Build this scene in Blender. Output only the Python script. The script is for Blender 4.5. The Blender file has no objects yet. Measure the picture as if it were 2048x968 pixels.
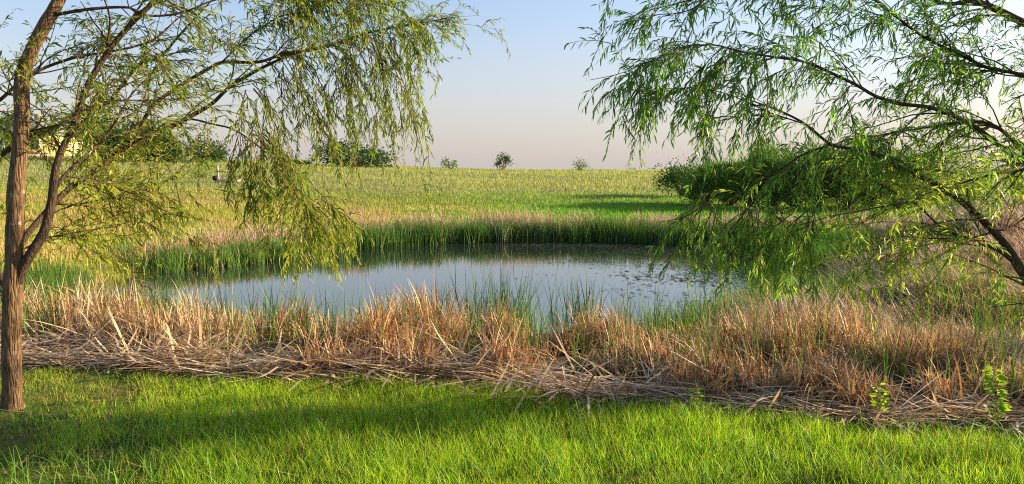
import bpy, math, random
import numpy as np
from mathutils import Vector, Matrix, Quaternion

# ------------------------------------------------------------------ camera, sky, sun, exposure
F = 1577.0; W0, H0 = 2048.0, 968.0
CAMZ = 1.7
PITCH = math.atan(139.0 / F)
scene = bpy.context.scene
cam_d = bpy.data.cameras.new("camera"); cam = bpy.data.objects.new("camera", cam_d)
scene.collection.objects.link(cam)
cam.location = (0, 0, CAMZ)
cam.rotation_euler = (math.pi / 2 - PITCH, 0, 0)
cam_d.sensor_width = 36; cam_d.lens = 36 * F / W0
cam_d.clip_end = 4000; cam_d.clip_start = 0.05
scene.camera = cam

SUN_EL, SUN_AZ = math.radians(16.0), math.radians(79.0)   # azimuth clockwise from +Y
world = bpy.data.worlds.new("World"); scene.world = world; world.use_nodes = True
wn = world.node_tree; wn.nodes.clear()
sky = wn.nodes.new("ShaderNodeTexSky"); sky.sky_type = 'NISHITA'; sky.sun_disc = False
sky.sun_elevation = SUN_EL; sky.sun_rotation = SUN_AZ
sky.air_density = 1.0; sky.dust_density = 1.4; sky.ozone_density = 2.0; sky.altitude = 0
bg = wn.nodes.new("ShaderNodeBackground"); bg.inputs[1].default_value = 0.098
wo = wn.nodes.new("ShaderNodeOutputWorld")
wtc = wn.nodes.new("ShaderNodeTexCoord"); wsx = wn.nodes.new("ShaderNodeSeparateXYZ"); wn.links.new(wtc.outputs["Generated"], wsx.inputs[0])
wmr = wn.nodes.new("ShaderNodeMapRange"); wmr.interpolation_type = 'SMOOTHSTEP'          # hazy pinkish evening air near the horizon
wmr.inputs[1].default_value = -0.05; wmr.inputs[2].default_value = 0.26; wmr.inputs[3].default_value = 0.85; wmr.inputs[4].default_value = 0.0
wn.links.new(wsx.outputs[2], wmr.inputs[0])
wmx = wn.nodes.new("ShaderNodeMix"); wmx.data_type = 'RGBA'; wmx.inputs[7].default_value = (2.6, 2.35, 2.34, 1)
wn.links.new(wmr.outputs[0], wmx.inputs[0]); wtn = wn.nodes.new("ShaderNodeMix"); wtn.data_type = 'RGBA'; wtn.blend_type = 'MULTIPLY'; wtn.inputs[0].default_value = 1; wtn.inputs[7].default_value = (1.04, .96, 1.0, 1)
wn.links.new(sky.outputs[0], wtn.inputs[6]); wn.links.new(wtn.outputs[2], wmx.inputs[6])
wn.links.new(wmx.outputs[2], bg.inputs[0]); wn.links.new(bg.outputs[0], wo.inputs[0])

sun_d = bpy.data.lights.new("sun", 'SUN'); sun = bpy.data.objects.new("sun", sun_d)
scene.collection.objects.link(sun)
SD = Vector((math.sin(SUN_AZ) * math.cos(SUN_EL), math.cos(SUN_AZ) * math.cos(SUN_EL), math.sin(SUN_EL)))
sun.rotation_euler = (-SD).to_track_quat('-Z', 'Y').to_euler()
sun.location = (30, 10, 20)
sun_d.energy = 5.0; sun_d.angle = math.radians(0.5); sun_d.color = (1.0, 0.78, 0.50)

scene.view_settings.view_transform = 'Standard'; scene.view_settings.look = 'None'
scene.view_settings.gamma = 1.0; scene.view_settings.use_curve_mapping = False
scene.view_settings.exposure = 1.38
scene.cycles.max_bounces = 8; scene.cycles.diffuse_bounces = 4; scene.cycles.transmission_bounces = 4
scene.cycles.transparent_max_bounces = 8
scene.cycles.use_denoising = False; scene.cycles.pixel_filter_type = 'BLACKMAN_HARRIS'; scene.cycles.filter_width = 1.1
scene.cycles.sample_clamp_indirect = 4.0

rng = np.random.default_rng(7); random.seed(7)
COL = scene.collection

# ------------------------------------------------------------------ helpers
def ray(px, py):
    u = (px - W0 / 2) / F; v = (H0 / 2 - py) / F
    c, s = math.cos(PITCH), math.sin(PITCH)
    return np.array([u, c + v * s, -s + v * c])
def P(px, py, d):
    r = ray(px, py); r = r / r[1]
    return np.array([0, 0, CAMZ]) + r * d
def PZ(px, py, z):
    r = ray(px, py)
    return np.array([0, 0, CAMZ]) + r * ((z - CAMZ) / r[2])
def tag(o, label=None, cat=None, group=None, kind=None):
    if label: o['label'] = label
    if cat: o['category'] = cat
    if group: o['group'] = group
    if kind: o['kind'] = kind
    return o
def empty(name, loc, label, cat, group=None):
    o = bpy.data.objects.new(name, None); COL.objects.link(o); o.location = loc
    o.empty_display_size = 0.2
    return tag(o, label, cat, group)
def mesh_obj(name, V, faces, mat, cols=None, parent=None, smooth=False, origin=None):
    """faces: list of int arrays (n,k) of one k each"""
    V = np.asarray(V, dtype=np.float32)
    if parent is not None:
        org = np.array(parent.location, dtype=np.float32)
        V = V - org
    elif origin is not None:
        V = V - np.asarray(origin, dtype=np.float32)
    me = bpy.data.meshes.new(name)
    faces = [np.asarray(f, dtype=np.int32) for f in faces if len(f)]
    nl = sum(f.size for f in faces); nf = sum(len(f) for f in faces)
    me.vertices.add(len(V)); me.vertices.foreach_set("co", V.ravel())
    me.loops.add(nl); me.loops.foreach_set("vertex_index", np.concatenate([f.ravel() for f in faces]))
    me.polygons.add(nf)
    tot = np.concatenate([np.full(len(f), f.shape[1], dtype=np.int32) for f in faces])
    st = np.concatenate([[0], np.cumsum(tot)[:-1]]).astype(np.int32)
    me.polygons.foreach_set("loop_start", st); me.polygons.foreach_set("loop_total", tot)
    if smooth: me.polygons.foreach_set("use_smooth", np.ones(nf, dtype=bool))
    me.update(calc_edges=True)
    if cols is not None:
        a = me.color_attributes.new("Col", 'FLOAT_COLOR', 'POINT')
        c = np.ones((len(V), 4), dtype=np.float32); c[:, :3] = np.clip(cols, 0, 1)
        a.data.foreach_set("color", c.ravel())
    me.materials.append(mat)
    o = bpy.data.objects.new(name, me); COL.objects.link(o)
    if parent is not None: o.parent = parent
    elif origin is not None: o.location = origin
    return o
def cat_geo(parts):
    """join (V, faces, cols) parts"""
    Vs, Cs, Fs, off = [], [], {}, 0
    for V, fs, c in parts:
        Vs.append(V); Cs.append(c)
        for f in fs:
            if len(f): Fs.setdefault(f.shape[1], []).append(f + off)
        off += len(V)
    return np.concatenate(Vs), [np.concatenate(v) for v in Fs.values()], np.concatenate(Cs)

def _h(ix, iy, seed):
    n = (ix * 374761393 + iy * 668265263 + seed * 1442695041) & 0xffffffff
    n = ((n ^ (n >> 13)) * 1274126177) & 0xffffffff
    return ((n ^ (n >> 16)) & 0xffff) / 65535.0
def noise(x, y, s=1.0, seed=0, octv=1):
    x = np.asarray(x, float) / s; y = np.asarray(y, float) / s; r = 0; a = 1; t = 0
    for k in range(octv):
        ix = np.floor(x).astype(np.int64); iy = np.floor(y).astype(np.int64)
        fx = x - ix; fy = y - iy; fx = fx * fx * (3 - 2 * fx); fy = fy * fy * (3 - 2 * fy)
        v = (_h(ix, iy, seed + k) * (1 - fx) + _h(ix + 1, iy, seed + k) * fx) * (1 - fy) + \
            (_h(ix, iy + 1, seed + k) * (1 - fx) + _h(ix + 1, iy + 1, seed + k) * fx) * fy
        r = r + a * v; t += a; a *= 0.5; x = x * 2.03; y = y * 2.03
    return r / t
def sstep(a, b, x):
    t = np.clip((np.asarray(x, float) - a) / (b - a), 0, 1); return t * t * (3 - 2 * t)

# ------------------------------------------------------------------ terrain
POND = np.array([(-5.9, 27.4), (-3.2, 29.5), (-0.5, 30.6), (3.4, 30.6), (6.1, 29.6), (8.3, 27.7), (8.4, 23.5), (7.3, 20.2), (5.6, 17.0),
                 (3.8, 14.2), (1.9, 12.2), (0, 11.6), (-2.4, 11.5), (-4.75, 11.9), (-7.0, 13.3), (-8.6, 15.4), (-9.0, 18.3), (-8.9, 21.0),
                 (-8.0, 23.0), (-6.9, 24.6), (-6.3, 26.0)])
def sdf(x, y):
    x = np.asarray(x, float); y = np.asarray(y, float)
    d = np.full(x.shape, 1e9); ins = np.zeros(x.shape, bool); n = len(POND)
    for i in range(n):
        ax, ay = POND[i]; bx, by = POND[(i + 1) % n]
        ex, ey = bx - ax, by - ay
        t = np.clip(((x - ax) * ex + (y - ay) * ey) / (ex * ex + ey * ey), 0, 1)
        d = np.minimum(d, np.hypot(x - ax - t * ex, y - ay - t * ey))
        c = ((ay > y) != (by > y)) & (x < (bx - ax) * (y - ay) / (by - ay + 1e-12) + ax)
        ins ^= c
    return np.where(ins, -d, d)
WATER = -1.0
def base_h(x, y):
    b = np.interp(y, [-60, 7, 9, 14, 22, 30, 36, 46, 60, 90, 125, 160, 300, 3000],
                  [0.1, 0, -0.08, -0.45, -0.6, -0.62, -0.45, -0.1, 0.55, 1.45, 1.95, 2.0, -4, -4])
    e = np.interp(x, [-160, -57, -30, 0, 60, 140], [2.6, 2.15, 0.95, 0.05, 0.05, 0.3])
    b = b + e * np.clip(y / 110, 0, 1) * np.clip((400 - y) / 240, 0, 1)
    b = b + 0.5 * sstep(-9, -22, x) * sstep(10, 20, y) * sstep(60, 35, y)
    b = b + 1.05 * np.exp(-(((x - 13.5) / 4.5) ** 2 + ((y - 20) / 5.5) ** 2)) + 0.25 * np.exp(-(((x - 6.5) / 2.2) ** 2 + ((y - 11.5) / 2.5) ** 2))
    return b
def H(x, y):
    x = np.asarray(x, float); y = np.asarray(y, float)
    b = base_h(x, y)
    b = b + (noise(x, y, 2.2, 3) - .5) * 0.10 * sstep(1.5, 6, y) + (noise(x, y, 11, 5) - .5) * 0.3 * sstep(28, 50, y) + (noise(x, y, 0.5, 9) - .5) * 0.03
    s = sdf(x, y)
    t = sstep(-1.2, 3.6, s + (noise(x, y, 1.3, 21) - .5) * 0.7)
    return -1.55 * (1 - t) + b * t

def axis(lim, fine, n):
    u = np.linspace(-1, 1, n); k = math.asinh(lim / fine)
    return fine * np.sinh(u * k)
gx = axis(1500, 6.0, 300)
gy = np.concatenate([np.linspace(-40, 2, 24)[:-1], 2 + (np.exp(np.linspace(0, 1, 330) * math.log(1 + 1600 / 5.0)) - 1) * 5.0])
GX, GY = np.meshgrid(gx, gy)
GZ = H(GX.ravel(), GY.ravel())
V = np.stack([GX.ravel(), GY.ravel(), GZ], 1)
nx, ny = len(gx), len(gy)
ii = (np.arange(ny - 1)[:, None] * nx + np.arange(nx - 1)[None, :]).ravel()
quads = np.stack([ii, ii + 1, ii + 1 + nx, ii + nx], 1)

def edge_y(x):     # where the mown grass ends and the reed litter starts
    return np.interp(x, [-9, -3.8, -2.7, -1.7, -.1, .8, 1.6, 2.4, 3.1, 9], [7.1, 6.75, 6.62, 6.5, 6.28, 5.95, 5.58, 5.33, 5.14, 4.4]) + (noise(x, 0 * x, 0.6, 77) - .5) * 0.35
# albedo of the soil / short turf
def field_col(x, y, n=None):
    """colour of the field grass by place: pale seeded hay on the hill, greener below, dry tan strip above the left reeds"""
    x = np.asarray(x, float); y = np.asarray(y, float)
    pale = np.array([0.32, 0.35, 0.14]); green = np.array([0.16, 0.36, 0.035]); tan = np.array([0.46, 0.36, 0.15]); yg = np.array([0.36, 0.42, 0.06])
    w = sstep(45, 58, y + (noise(x, y, 9, 31, 2) - .5) * 14)
    g = sstep(-16, 2, x + (noise(x, y, 6, 33) - .5) * 10)
    lowc = yg * (1 - g[:, None]) + green * g[:, None]
    c = lowc * (1 - w[:, None]) + pale * w[:, None]
    t = sstep(4, -6, x + (noise(x, y, 4, 36) - .5) * 8) * sstep(52, 42, y + (noise(x, y, 5, 35, 2) - .5) * 16) * (0.35 + 0.65 * sstep(0.35, 0.6, noise(x, y, 3.5, 39, 2)))
    t = np.clip(t, 0, 1)[:, None] * 0.85
    c = c * (1 - t) + tan * t
    st = sstep(0.55, 0.75, noise(x * 0.35, y * 1.6, 9, 41, 2))[:, None] * 0.4       # darker windrows
    return c * (1 - st) + np.array([0.24, 0.31, 0.07]) * st
gc = field_col(V[:, 0], V[:, 1]) * 0.72
near = sstep(34, 26, V[:, 1])[:, None] * sstep(-14, -9, V[:, 0])[:, None]
soil = np.array([0.13, 0.09, 0.055]) + (noise(V[:, 0], V[:, 1], 0.4, 50, 2)[:, None] - .5) * np.array([.10, .07, .045])
gc = gc * (1 - near) + soil * near
mud = sstep(1.6, 0.2, sdf(V[:, 0], V[:, 1]))[:, None]
gc = gc * (1 - mud) + np.array([0.045, 0.038, 0.025]) * mud
lawn = ((V[:, 1] < edge_y(V[:, 0]) - 0.05))[:, None]
gc = np.where(lawn, np.array([0.10, 0.14, 0.03]) + (noise(V[:, 0], V[:, 1], .25, 51)[:, None] - .5) * np.array([.12, .05, .03]), gc)

# ------------------------------------------------------------------ materials
def mat_new(name):
    m = bpy.data.materials.new(name); m.use_nodes = True; nt = m.node_tree; nt.nodes.clear()
    return m, nt, nt.nodes.new("ShaderNodeOutputMaterial")
def leaf_mat(name, transl=0.35, rough=0.5, spec=0.25, tint=(1, 1, 1), tt=(1.15, 1.2, 0.6)):
    m, nt, out = mat_new(name); N = nt.nodes.new; L = nt.links.new
    a = N("ShaderNodeAttribute"); a.attribute_name = "Col"
    p = N("ShaderNodeBsdfPrincipled"); p.inputs["Roughness"].default_value = rough; p.inputs["Specular IOR Level"].default_value = spec
    L(a.outputs["Color"], p.inputs["Base Color"])
    if transl > 0:
        t = N("ShaderNodeBsdfTranslucent"); mx = N("ShaderNodeMix"); mx.data_type = 'RGBA'; mx.blend_type = 'MULTIPLY'; mx.inputs[0].default_value = 1
        mx.inputs[7].default_value = (*tt, 1); L(a.outputs["Color"], mx.inputs[6]); L(mx.outputs[2], t.inputs["Color"])
        ms = N("ShaderNodeMixShader"); ms.inputs[0].default_value = transl
        L(p.outputs[0], ms.inputs[1]); L(t.outputs[0], ms.inputs[2]); L(ms.outputs[0], out.inputs[0])
    else: L(p.outputs[0], out.inputs[0])
    return m
def bark_mat(name, c1, c2, c3, sc=1.0):
    m, nt, out = mat_new(name); N = nt.nodes.new; L = nt.links.new
    tc = N("ShaderNodeTexCoord"); mp = N("ShaderNodeMapping"); mp.inputs["Scale"].default_value = (70 * sc, 70 * sc, 9 * sc); L(tc.outputs["Object"], mp.inputs[0])
    n1 = N("ShaderNodeTexNoise"); n1.inputs["Scale"].default_value = 1.0; n1.inputs["Detail"].default_value = 6; n1.inputs["Roughness"].default_value = .65; L(mp.outputs[0], n1.inputs["Vector"])
    v = N("ShaderNodeTexVoronoi"); v.feature = 'DISTANCE_TO_EDGE'; v.inputs["Scale"].default_value = 0.75; L(mp.outputs[0], v.inputs["Vector"])
    n2 = N("ShaderNodeTexNoise"); n2.inputs["Scale"].default_value = 14 * sc; n2.inputs["Detail"].default_value = 4; L(tc.outputs["Object"], n2.inputs["Vector"])
    r = N("ShaderNodeValToRGB"); L(n1.outputs[0], r.inputs[0]); e = r.color_ramp.elements
    e[0].position = .36; e[0].color = (*c1, 1); e[1].position = .64; e[1].color = (*c2, 1)
    r2 = N("ShaderNodeValToRGB"); L(n2.outputs[0], r2.inputs[0]); r2.color_ramp.elements[0].position = .66; r2.color_ramp.elements[1].position = .74
    mx = N("ShaderNodeMix"); mx.data_type = 'RGBA'; L(r2.outputs[0], mx.inputs[0]); L(r.outputs[0], mx.inputs[6]); mx.inputs[7].default_value = (*c3, 1)
    ad = N("ShaderNodeMath"); ad.operation = 'ADD'; ml = N("ShaderNodeMath"); ml.operation = 'MINIMUM'; ml.inputs[1].default_value = .25; L(v.outputs["Distance"], ml.inputs[0])
    m3 = N("ShaderNodeMath"); m3.operation = 'MULTIPLY'; m3.inputs[1].default_value = 2.2; L(ml.outputs[0], m3.inputs[0])
    L(m3.outputs[0], ad.inputs[0]); L(n1.outputs[0], ad.inputs[1])
    b = N("ShaderNodeBump"); b.inputs["Strength"].default_value = 1.0; b.inputs["Distance"].default_value = 0.012; L(ad.outputs[0], b.inputs["Height"])
    p = N("ShaderNodeBsdfPrincipled"); p.inputs["Roughness"].default_value = .85; p.inputs["Specular IOR Level"].default_value = .2
    L(mx.outputs[2], p.inputs["Base Color"]); L(b.outputs[0], p.inputs["Normal"]); L(p.outputs[0], out.inputs[0])
    return m
def plain_mat(name, col, rough=.7, var=.25, scale=6, metal=0, spec=.3):
    m, nt, out = mat_new(name); N = nt.nodes.new; L = nt.links.new
    tc = N("ShaderNodeTexCoord"); n = N("ShaderNodeTexNoise"); n.inputs["Scale"].default_value = scale; n.inputs["Detail"].default_value = 5; L(tc.outputs["Object"], n.inputs["Vector"])
    r = N("ShaderNodeValToRGB"); L(n.outputs[0], r.inputs[0]); e = r.color_ramp.elements
    e[0].position = .3; e[0].color = (*[c * (1 - var) for c in col], 1); e[1].position = .7; e[1].color = (*[min(1, c * (1 + var)) for c in col], 1)
    p = N("ShaderNodeBsdfPrincipled"); p.inputs["Roughness"].default_value = rough; p.inputs["Metallic"].default_value = metal; p.inputs["Specular IOR Level"].default_value = spec
    L(r.outputs[0], p.inputs["Base Color"]); L(p.outputs[0], out.inputs[0]); return m

M_leaf = leaf_mat("willow_leaf", 0.5, .45, .35)
M_shrub = leaf_mat("shrub_leaf", 0.28, .55, .2)
M_grass = leaf_mat("grass_blade", 0.45, .5, .2, tt=(1.1, 1.15, .5))
M_reedg = leaf_mat("green_reed", 0.22, .65, .10)
M_reedd = leaf_mat("dead_reed", 0.18, .6, .2, tt=(1.2, 1.0, .7))
M_twig = leaf_mat("twig_bark", 0.0, .8, .15)
M_bark = bark_mat("willow_bark", (0.045, 0.028, 0.016), (0.25, 0.155, 0.08), (0.36, 0.32, 0.26))
M_bark2 = bark_mat("limb_bark", (0.030, 0.020, 0.013), (0.13, 0.085, 0.05), (0.22, 0.18, 0.14), 1.6)
M_ground, nt, out = mat_new("ground"); N = nt.nodes.new; L = nt.links.new
a = N("ShaderNodeAttribute"); a.attribute_name = "Col"
tc = N("ShaderNodeTexCoord"); n1 = N("ShaderNodeTexNoise"); n1.inputs["Scale"].default_value = 9; n1.inputs["Detail"].default_value = 8; n1.inputs["Roughness"].default_value = .7; L(tc.outputs["Object"], n1.inputs["Vector"])
r = N("ShaderNodeValToRGB"); L(n1.outputs[0], r.inputs[0]); r.color_ramp.elements[0].position = .3; r.color_ramp.elements[0].color = (.45, .45, .45, 1); r.color_ramp.elements[1].position = .7; r.color_ramp.elements[1].color = (1.25, 1.2, 1.1, 1)
mx = N("ShaderNodeMix"); mx.data_type = 'RGBA'; mx.blend_type = 'MULTIPLY'; mx.inputs[0].default_value = 1; L(a.outputs["Color"], mx.inputs[6]); L(r.outputs[0], mx.inputs[7])
b = N("ShaderNodeBump"); b.inputs["Strength"].default_value = .8; b.inputs["Distance"].default_value = .08; L(n1.outputs[0], b.inputs["Height"])
p = N("ShaderNodeBsdfPrincipled"); p.inputs["Roughness"].default_value = .95; p.inputs["Specular IOR Level"].default_value = .05
L(mx.outputs[2], p.inputs["Base Color"]); L(b.outputs[0], p.inputs["Normal"]); L(p.outputs[0], out.inputs[0])

ground = mesh_obj("ground", V, [quads], M_ground, gc, smooth=True)
tag(ground, "rolling ground of the grassy hillside and pond banks", "ground", kind="structure")

# water sheet (only shows where the basin lies below it)
M_water, nt, out = mat_new("pond_water"); N = nt.nodes.new; L = nt.links.new
tc = N("ShaderNodeTexCoord"); mp = N("ShaderNodeMapping"); mp.inputs["Scale"].default_value = (1.0, 2.2, 1); L(tc.outputs["Object"], mp.inputs[0])
n1 = N("ShaderNodeTexNoise"); n1.inputs["Scale"].default_value = 2.5; n1.inputs["Detail"].default_value = 4; L(mp.outputs[0], n1.inputs["Vector"])
sx = N("ShaderNodeSeparateXYZ"); L(tc.outputs["Object"], sx.inputs[0])
mr = N("ShaderNodeMapRange"); mr.inputs[1].default_value = -2; mr.inputs[2].default_value = 7; mr.inputs[3].default_value = .008; mr.inputs[4].default_value = .11; L(sx.outputs[0], mr.inputs[0])
b = N("ShaderNodeBump"); b.inputs["Distance"].default_value = .03; L(mr.outputs[0], b.inputs["Strength"]); L(n1.outputs[0], b.inputs["Height"])
p = N("ShaderNodeBsdfPrincipled"); p.inputs["Base Color"].default_value = (.020, .028, .026, 1); p.inputs["Roughness"].default_value = .015; p.inputs["IOR"].default_value = 1.8
p.inputs["Specular IOR Level"].default_value = .75
L(b.outputs[0], p.inputs["Normal"]); L(p.outputs[0], out.inputs[0])
wx, wy = np.meshgrid(np.linspace(-12.5, 12, 20), np.linspace(9.5, 33.5, 20))
wv = np.stack([wx.ravel(), wy.ravel(), np.full(400, WATER)], 1)
ii = (np.arange(19)[:, None] * 20 + np.arange(19)[None, :]).ravel()
water = mesh_obj("water", wv, [np.stack([ii, ii + 1, ii + 21, ii + 20], 1)], M_water, smooth=True)
tag(water, "still pond water mirroring the pale evening sky", "water", kind="structure")

# ------------------------------------------------------------------ blades and leaves
def unit(v): return v / (np.linalg.norm(v, axis=-1, keepdims=True) + 1e-9)
def blades(root, L, W, az, tilt, bend, col, K=3, twist=None, kink=None, prof='blade', tipcol=None):
    """ribbons: root (N,3), tilt from vertical at the root and extra bend to the tip (rad), kink = (level, angle) arrays"""
    n = len(root); L = np.broadcast_to(L, n); W = np.broadcast_to(W, n)
    lean = np.stack([np.cos(az), np.sin(az), 0 * az], 1)
    tw = az + math.pi / 2 if twist is None else az + twist
    side = np.stack([np.cos(tw), np.sin(tw), 0 * az], 1)
    c = root.copy(); cs = [c.copy()]
    th = np.broadcast_to(tilt, n).copy()
    for k in range(K):
        if kink is not None: th = th + np.where(kink[0] == k, kink[1], 0)
        d = lean * np.sin(th)[:, None] + np.array([0, 0, 1.0]) * np.cos(th)[:, None]
        c = c + d * (L / K)[:, None]; cs.append(c.copy()); th = th + bend / K
    Vs = []
    for k in range(K):
        s = k / K
        w = W * ((1 - s) ** 0.6 if prof == 'blade' else (0.45 + 0.55 * math.sin(math.pi * (s + .18) / 1.0)) if prof == 'leaf' else 1.0)
        Vs.append(cs[k] - side * (w / 2)[:, None]); Vs.append(cs[k] + side * (w / 2)[:, None])
    Vs.append(cs[K])
    S = 2 * K + 1
    V = np.stack(Vs, 1).reshape(-1, 3)
    base = np.arange(n) * S
    q = [np.stack([base + 2 * k, base + 2 * k + 1, base + 2 * k + 3, base + 2 * k + 2], 1) for k in range(K - 1)]
    t = np.stack([base + 2 * K - 2, base + 2 * K - 1, base + 2 * K], 1)
    fac = ([np.concatenate(q)] if q else []) + [t]
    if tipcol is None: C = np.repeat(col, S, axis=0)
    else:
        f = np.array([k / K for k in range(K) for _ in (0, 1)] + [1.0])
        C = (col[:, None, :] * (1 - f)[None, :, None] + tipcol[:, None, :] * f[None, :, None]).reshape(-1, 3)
    return V, fac, C
def pick(pal, n, jit=.15):
    pal = np.array(pal); i = rng.integers(0, len(pal), n)
    return pal[i] * (1 + (rng.random((n, 1)) - .5) * 2 * jit) * (1 + (rng.random((n, 3)) - .5) * jit * .5)
def U(a, b, n): return rng.uniform(a, b, n)
def roots_on(x, y, dz=-0.01, minz=None):
    z = H(x, y) + dz
    if minz is not None: z = np.maximum(z, minz)
    return np.stack([x, y, z], 1)

# ------------------------------------------------------------------ near grass
def lawn_grass():
    n = 230000
    y = U(2.0, 7.6, n) ** 1.0; x = (rng.random(n) * 2 - 1) * (0.78 * y + 1.0)
    k = y < edge_y(x) + (noise(x, y, .18, 60) - .35) * .35
    bare = noise(x, y, .55, 61, 2)
    # thin patches: at the left round the tree and along the very bottom
    thin = sstep(.50, .64, bare) * np.clip(sstep(-1.6, -3.0, x) + sstep(4.5, 3.6, y) * .8 + .35, 0, 1)
    thin = np.maximum(thin, 1.1 * np.exp(-((x + 3.58) ** 2 + (y - 5.65) ** 2) / .10))
    k &= rng.random(n) > thin * .85
    x, y = x[k], y[k]; n = len(x)
    hgt = (0.035 + 0.10 * noise(x, y, .32, 62, 2) + 0.05 * noise(x, y, 1.7, 63)) * U(.6, 1.35, n)
    hgt *= (1 - .35 * sstep(-2.2, -3.4, x)) * (.45 + .55 * sstep(-.1, .6, edge_y(x) - y))
    g = pick([(0.24, 0.42, 0.008), (0.30, 0.48, 0.012), (0.37, 0.52, 0.02), (0.14, 0.31, 0.012), (0.44, 0.52, 0.04)], n, .2)
    pt = noise(x, y, .5, 65, 2)[:, None]
    g = g * (0.75 + .7 * pt)
    yl = (rng.random(n) < (.08 + .25 * sstep(-1.8, -3.2, x)))[:, None]
    g = np.where(yl, pick([(0.42, 0.36, 0.12), (0.50, 0.38, 0.17)], n), g)
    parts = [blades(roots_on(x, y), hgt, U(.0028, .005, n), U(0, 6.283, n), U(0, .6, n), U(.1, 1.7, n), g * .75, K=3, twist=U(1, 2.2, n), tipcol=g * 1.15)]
    # coarse long blades
    m = 2600; cx = U(-3.3, 3.3, 260); cy = U(3.4, 5.4, 260); i = rng.integers(0, 260, m)
    x = cx[i] + rng.normal(0, .05, m); y = cy[i] + rng.normal(0, .05, m)
    k = y < edge_y(x) - .2; x, y = x[k], y[k]; m = len(x)
    g = pick([(0.12, 0.30, 0.03), (0.20, 0.38, 0.04), (0.25, 0.42, 0.10)], m)
    parts.append(blades(roots_on(x, y), U(.10, .24, m), U(.005, .009, m), U(0, 6.283, m), U(.1, .7, m), U(.3, 1.4, m), g * .8, K=4, twist=U(1, 2.2, m), tipcol=g * 1.2))
    # dry straw bits lying in the grass
    m = 5000; x = U(-4.6, 4.6, m); y = U(3.2, 7, m)
    k = (rng.random(m) < .12 + .9 * sstep(.5, .62, noise(x, y, .55, 61, 2)) * sstep(-1, -2.6, x) + .35 * sstep(.6, .1, edge_y(x) - y)) & (y < edge_y(x) + .1); x, y = x[k], y[k]; m = len(x)
    parts.append(blades(roots_on(x, y, .02), U(.08, .3, m), U(.004, .008, m), U(0, 6.283, m), U(1.2, 1.55, m), U(-.2, .3, m), pick([(0.55, 0.42, 0.22), (0.45, 0.32, 0.16)], m), K=2, twist=U(0, 3, m)))
    V, f, c = cat_geo(parts)
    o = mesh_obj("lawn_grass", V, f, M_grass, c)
    tag(o, "bright green short grass in the foreground in front of the reed litter", "grass", kind="stuff")
lawn_grass()

# ------------------------------------------------------------------ field grass on the hillside
def field_grass():
    n = 340000
    u = rng.random(n); d0, d1 = 13.0, 165.0; e = -0.35
    y = (d0 ** e + u * (d1 ** e - d0 ** e)) ** (1 / e)
    x = (U(-260, 2300, n) - 1024) / F * y
    s = sdf(x, y)
    k = ((s > 2.4) & (y > 31)) | ((s > .7) & (x < -7.5) & (y > 14))
    x, y, s = x[k], y[k], s[k]; n = len(x)
    tall = noise(x, y, 7, 70, 2)
    hgt = (0.10 + .18 * tall + .08 * sstep(45, 70, y)) * U(.5, 1.3, n)
    wid = 0.010 + 0.0007 * y
    c = field_col(x, y) * (1 + (rng.random((n, 1)) - .5) * .3)
    c = c * (0.70 + .3 * noise(x, y, 1.3, 72, 2)[:, None] + .3 * noise(x * .3, y, 5, 73, 2)[:, None])
    spk = (rng.random(n) < .08)[:, None]
    c = np.where(spk, c * np.array([1.2, 1.1, 1.2]) + .02, c)
    V, f, C = blades(roots_on(x, y, -.02), hgt, wid * U(.7, 1.4, n), U(0, 6.283, n), U(0, .45, n), U(0, .8, n), c * .9, K=2, twist=U(1, 2.2, n), tipcol=c * 1.08)
    o = mesh_obj("field_grass", V, f, M_grass, C)
    tag(o, "tall pale green hay grass covering the hillside beyond the pond", "grass", kind="stuff")
field_grass()

# ------------------------------------------------------------------ reeds
GREEN = [(0.075, 0.15, 0.025), (0.10, 0.19, 0.03), (0.055, 0.115, 0.025), (0.14, 0.22, 0.04)]
GREENY = [(0.13, 0.24, 0.04), (0.20, 0.30, 0.05), (0.08, 0.19, 0.04), (0.28, 0.33, 0.08)]
ORANGE = [(0.54, 0.31, 0.14), (0.62, 0.40, 0.20), (0.44, 0.23, 0.10), (0.66, 0.46, 0.26), (0.30, 0.17, 0.09), (0.24, 0.16, 0.10)]
TAN = [(0.60, 0.45, 0.27), (0.50, 0.36, 0.21), (0.68, 0.55, 0.38), (0.36, 0.26, 0.16), (0.26, 0.19, 0.13)]
GREY = [(0.42, 0.34, 0.25), (0.52, 0.43, 0.34), (0.32, 0.25, 0.19), (0.50, 0.37, 0.25)]
def reed_clumps(cx, cy, per, spread, Lh, W, pal, tilt=(0, .35), bend=(.1, .9), kinkp=.0, K=4, az=None, azs=6.3, minz=WATER - .1, scale=None, dz=-.03, tip=1.1, low=.85):
    n = len(cx) * per
    i = np.repeat(np.arange(len(cx)), per)
    x = cx[i] + rng.normal(0, spread, n); y = cy[i] + rng.normal(0, spread, n)
    sc = np.ones(n) if scale is None else scale[i]
    A = U(0, 6.283, n) if az is None else az[i] + U(-azs, azs, n)
    c = pick(pal, n, .22)
    cl = (0.75 + .5 * rng.random(len(cx)))[i][:, None]; c = c * cl
    kk = None
    if kinkp > 0:
        hit = rng.random(n) < kinkp
        kk = (rng.integers(1, K, n), np.where(hit, U(.7, 2.0, n), 0))
    return blades(roots_on(x, y, dz, minz), U(*Lh, n) * sc, U(*W, n), A, U(*tilt, n), U(*bend, n), c * low, K=K, twist=U(.8, 2.3, n), kink=kk, tipcol=c * tip)

def reed_base(x):
    return edge_y(x) + np.interp(x, [-4, -2.8, -1.7, 0, 3], [.72, .45, .22, .16, .16])
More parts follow.
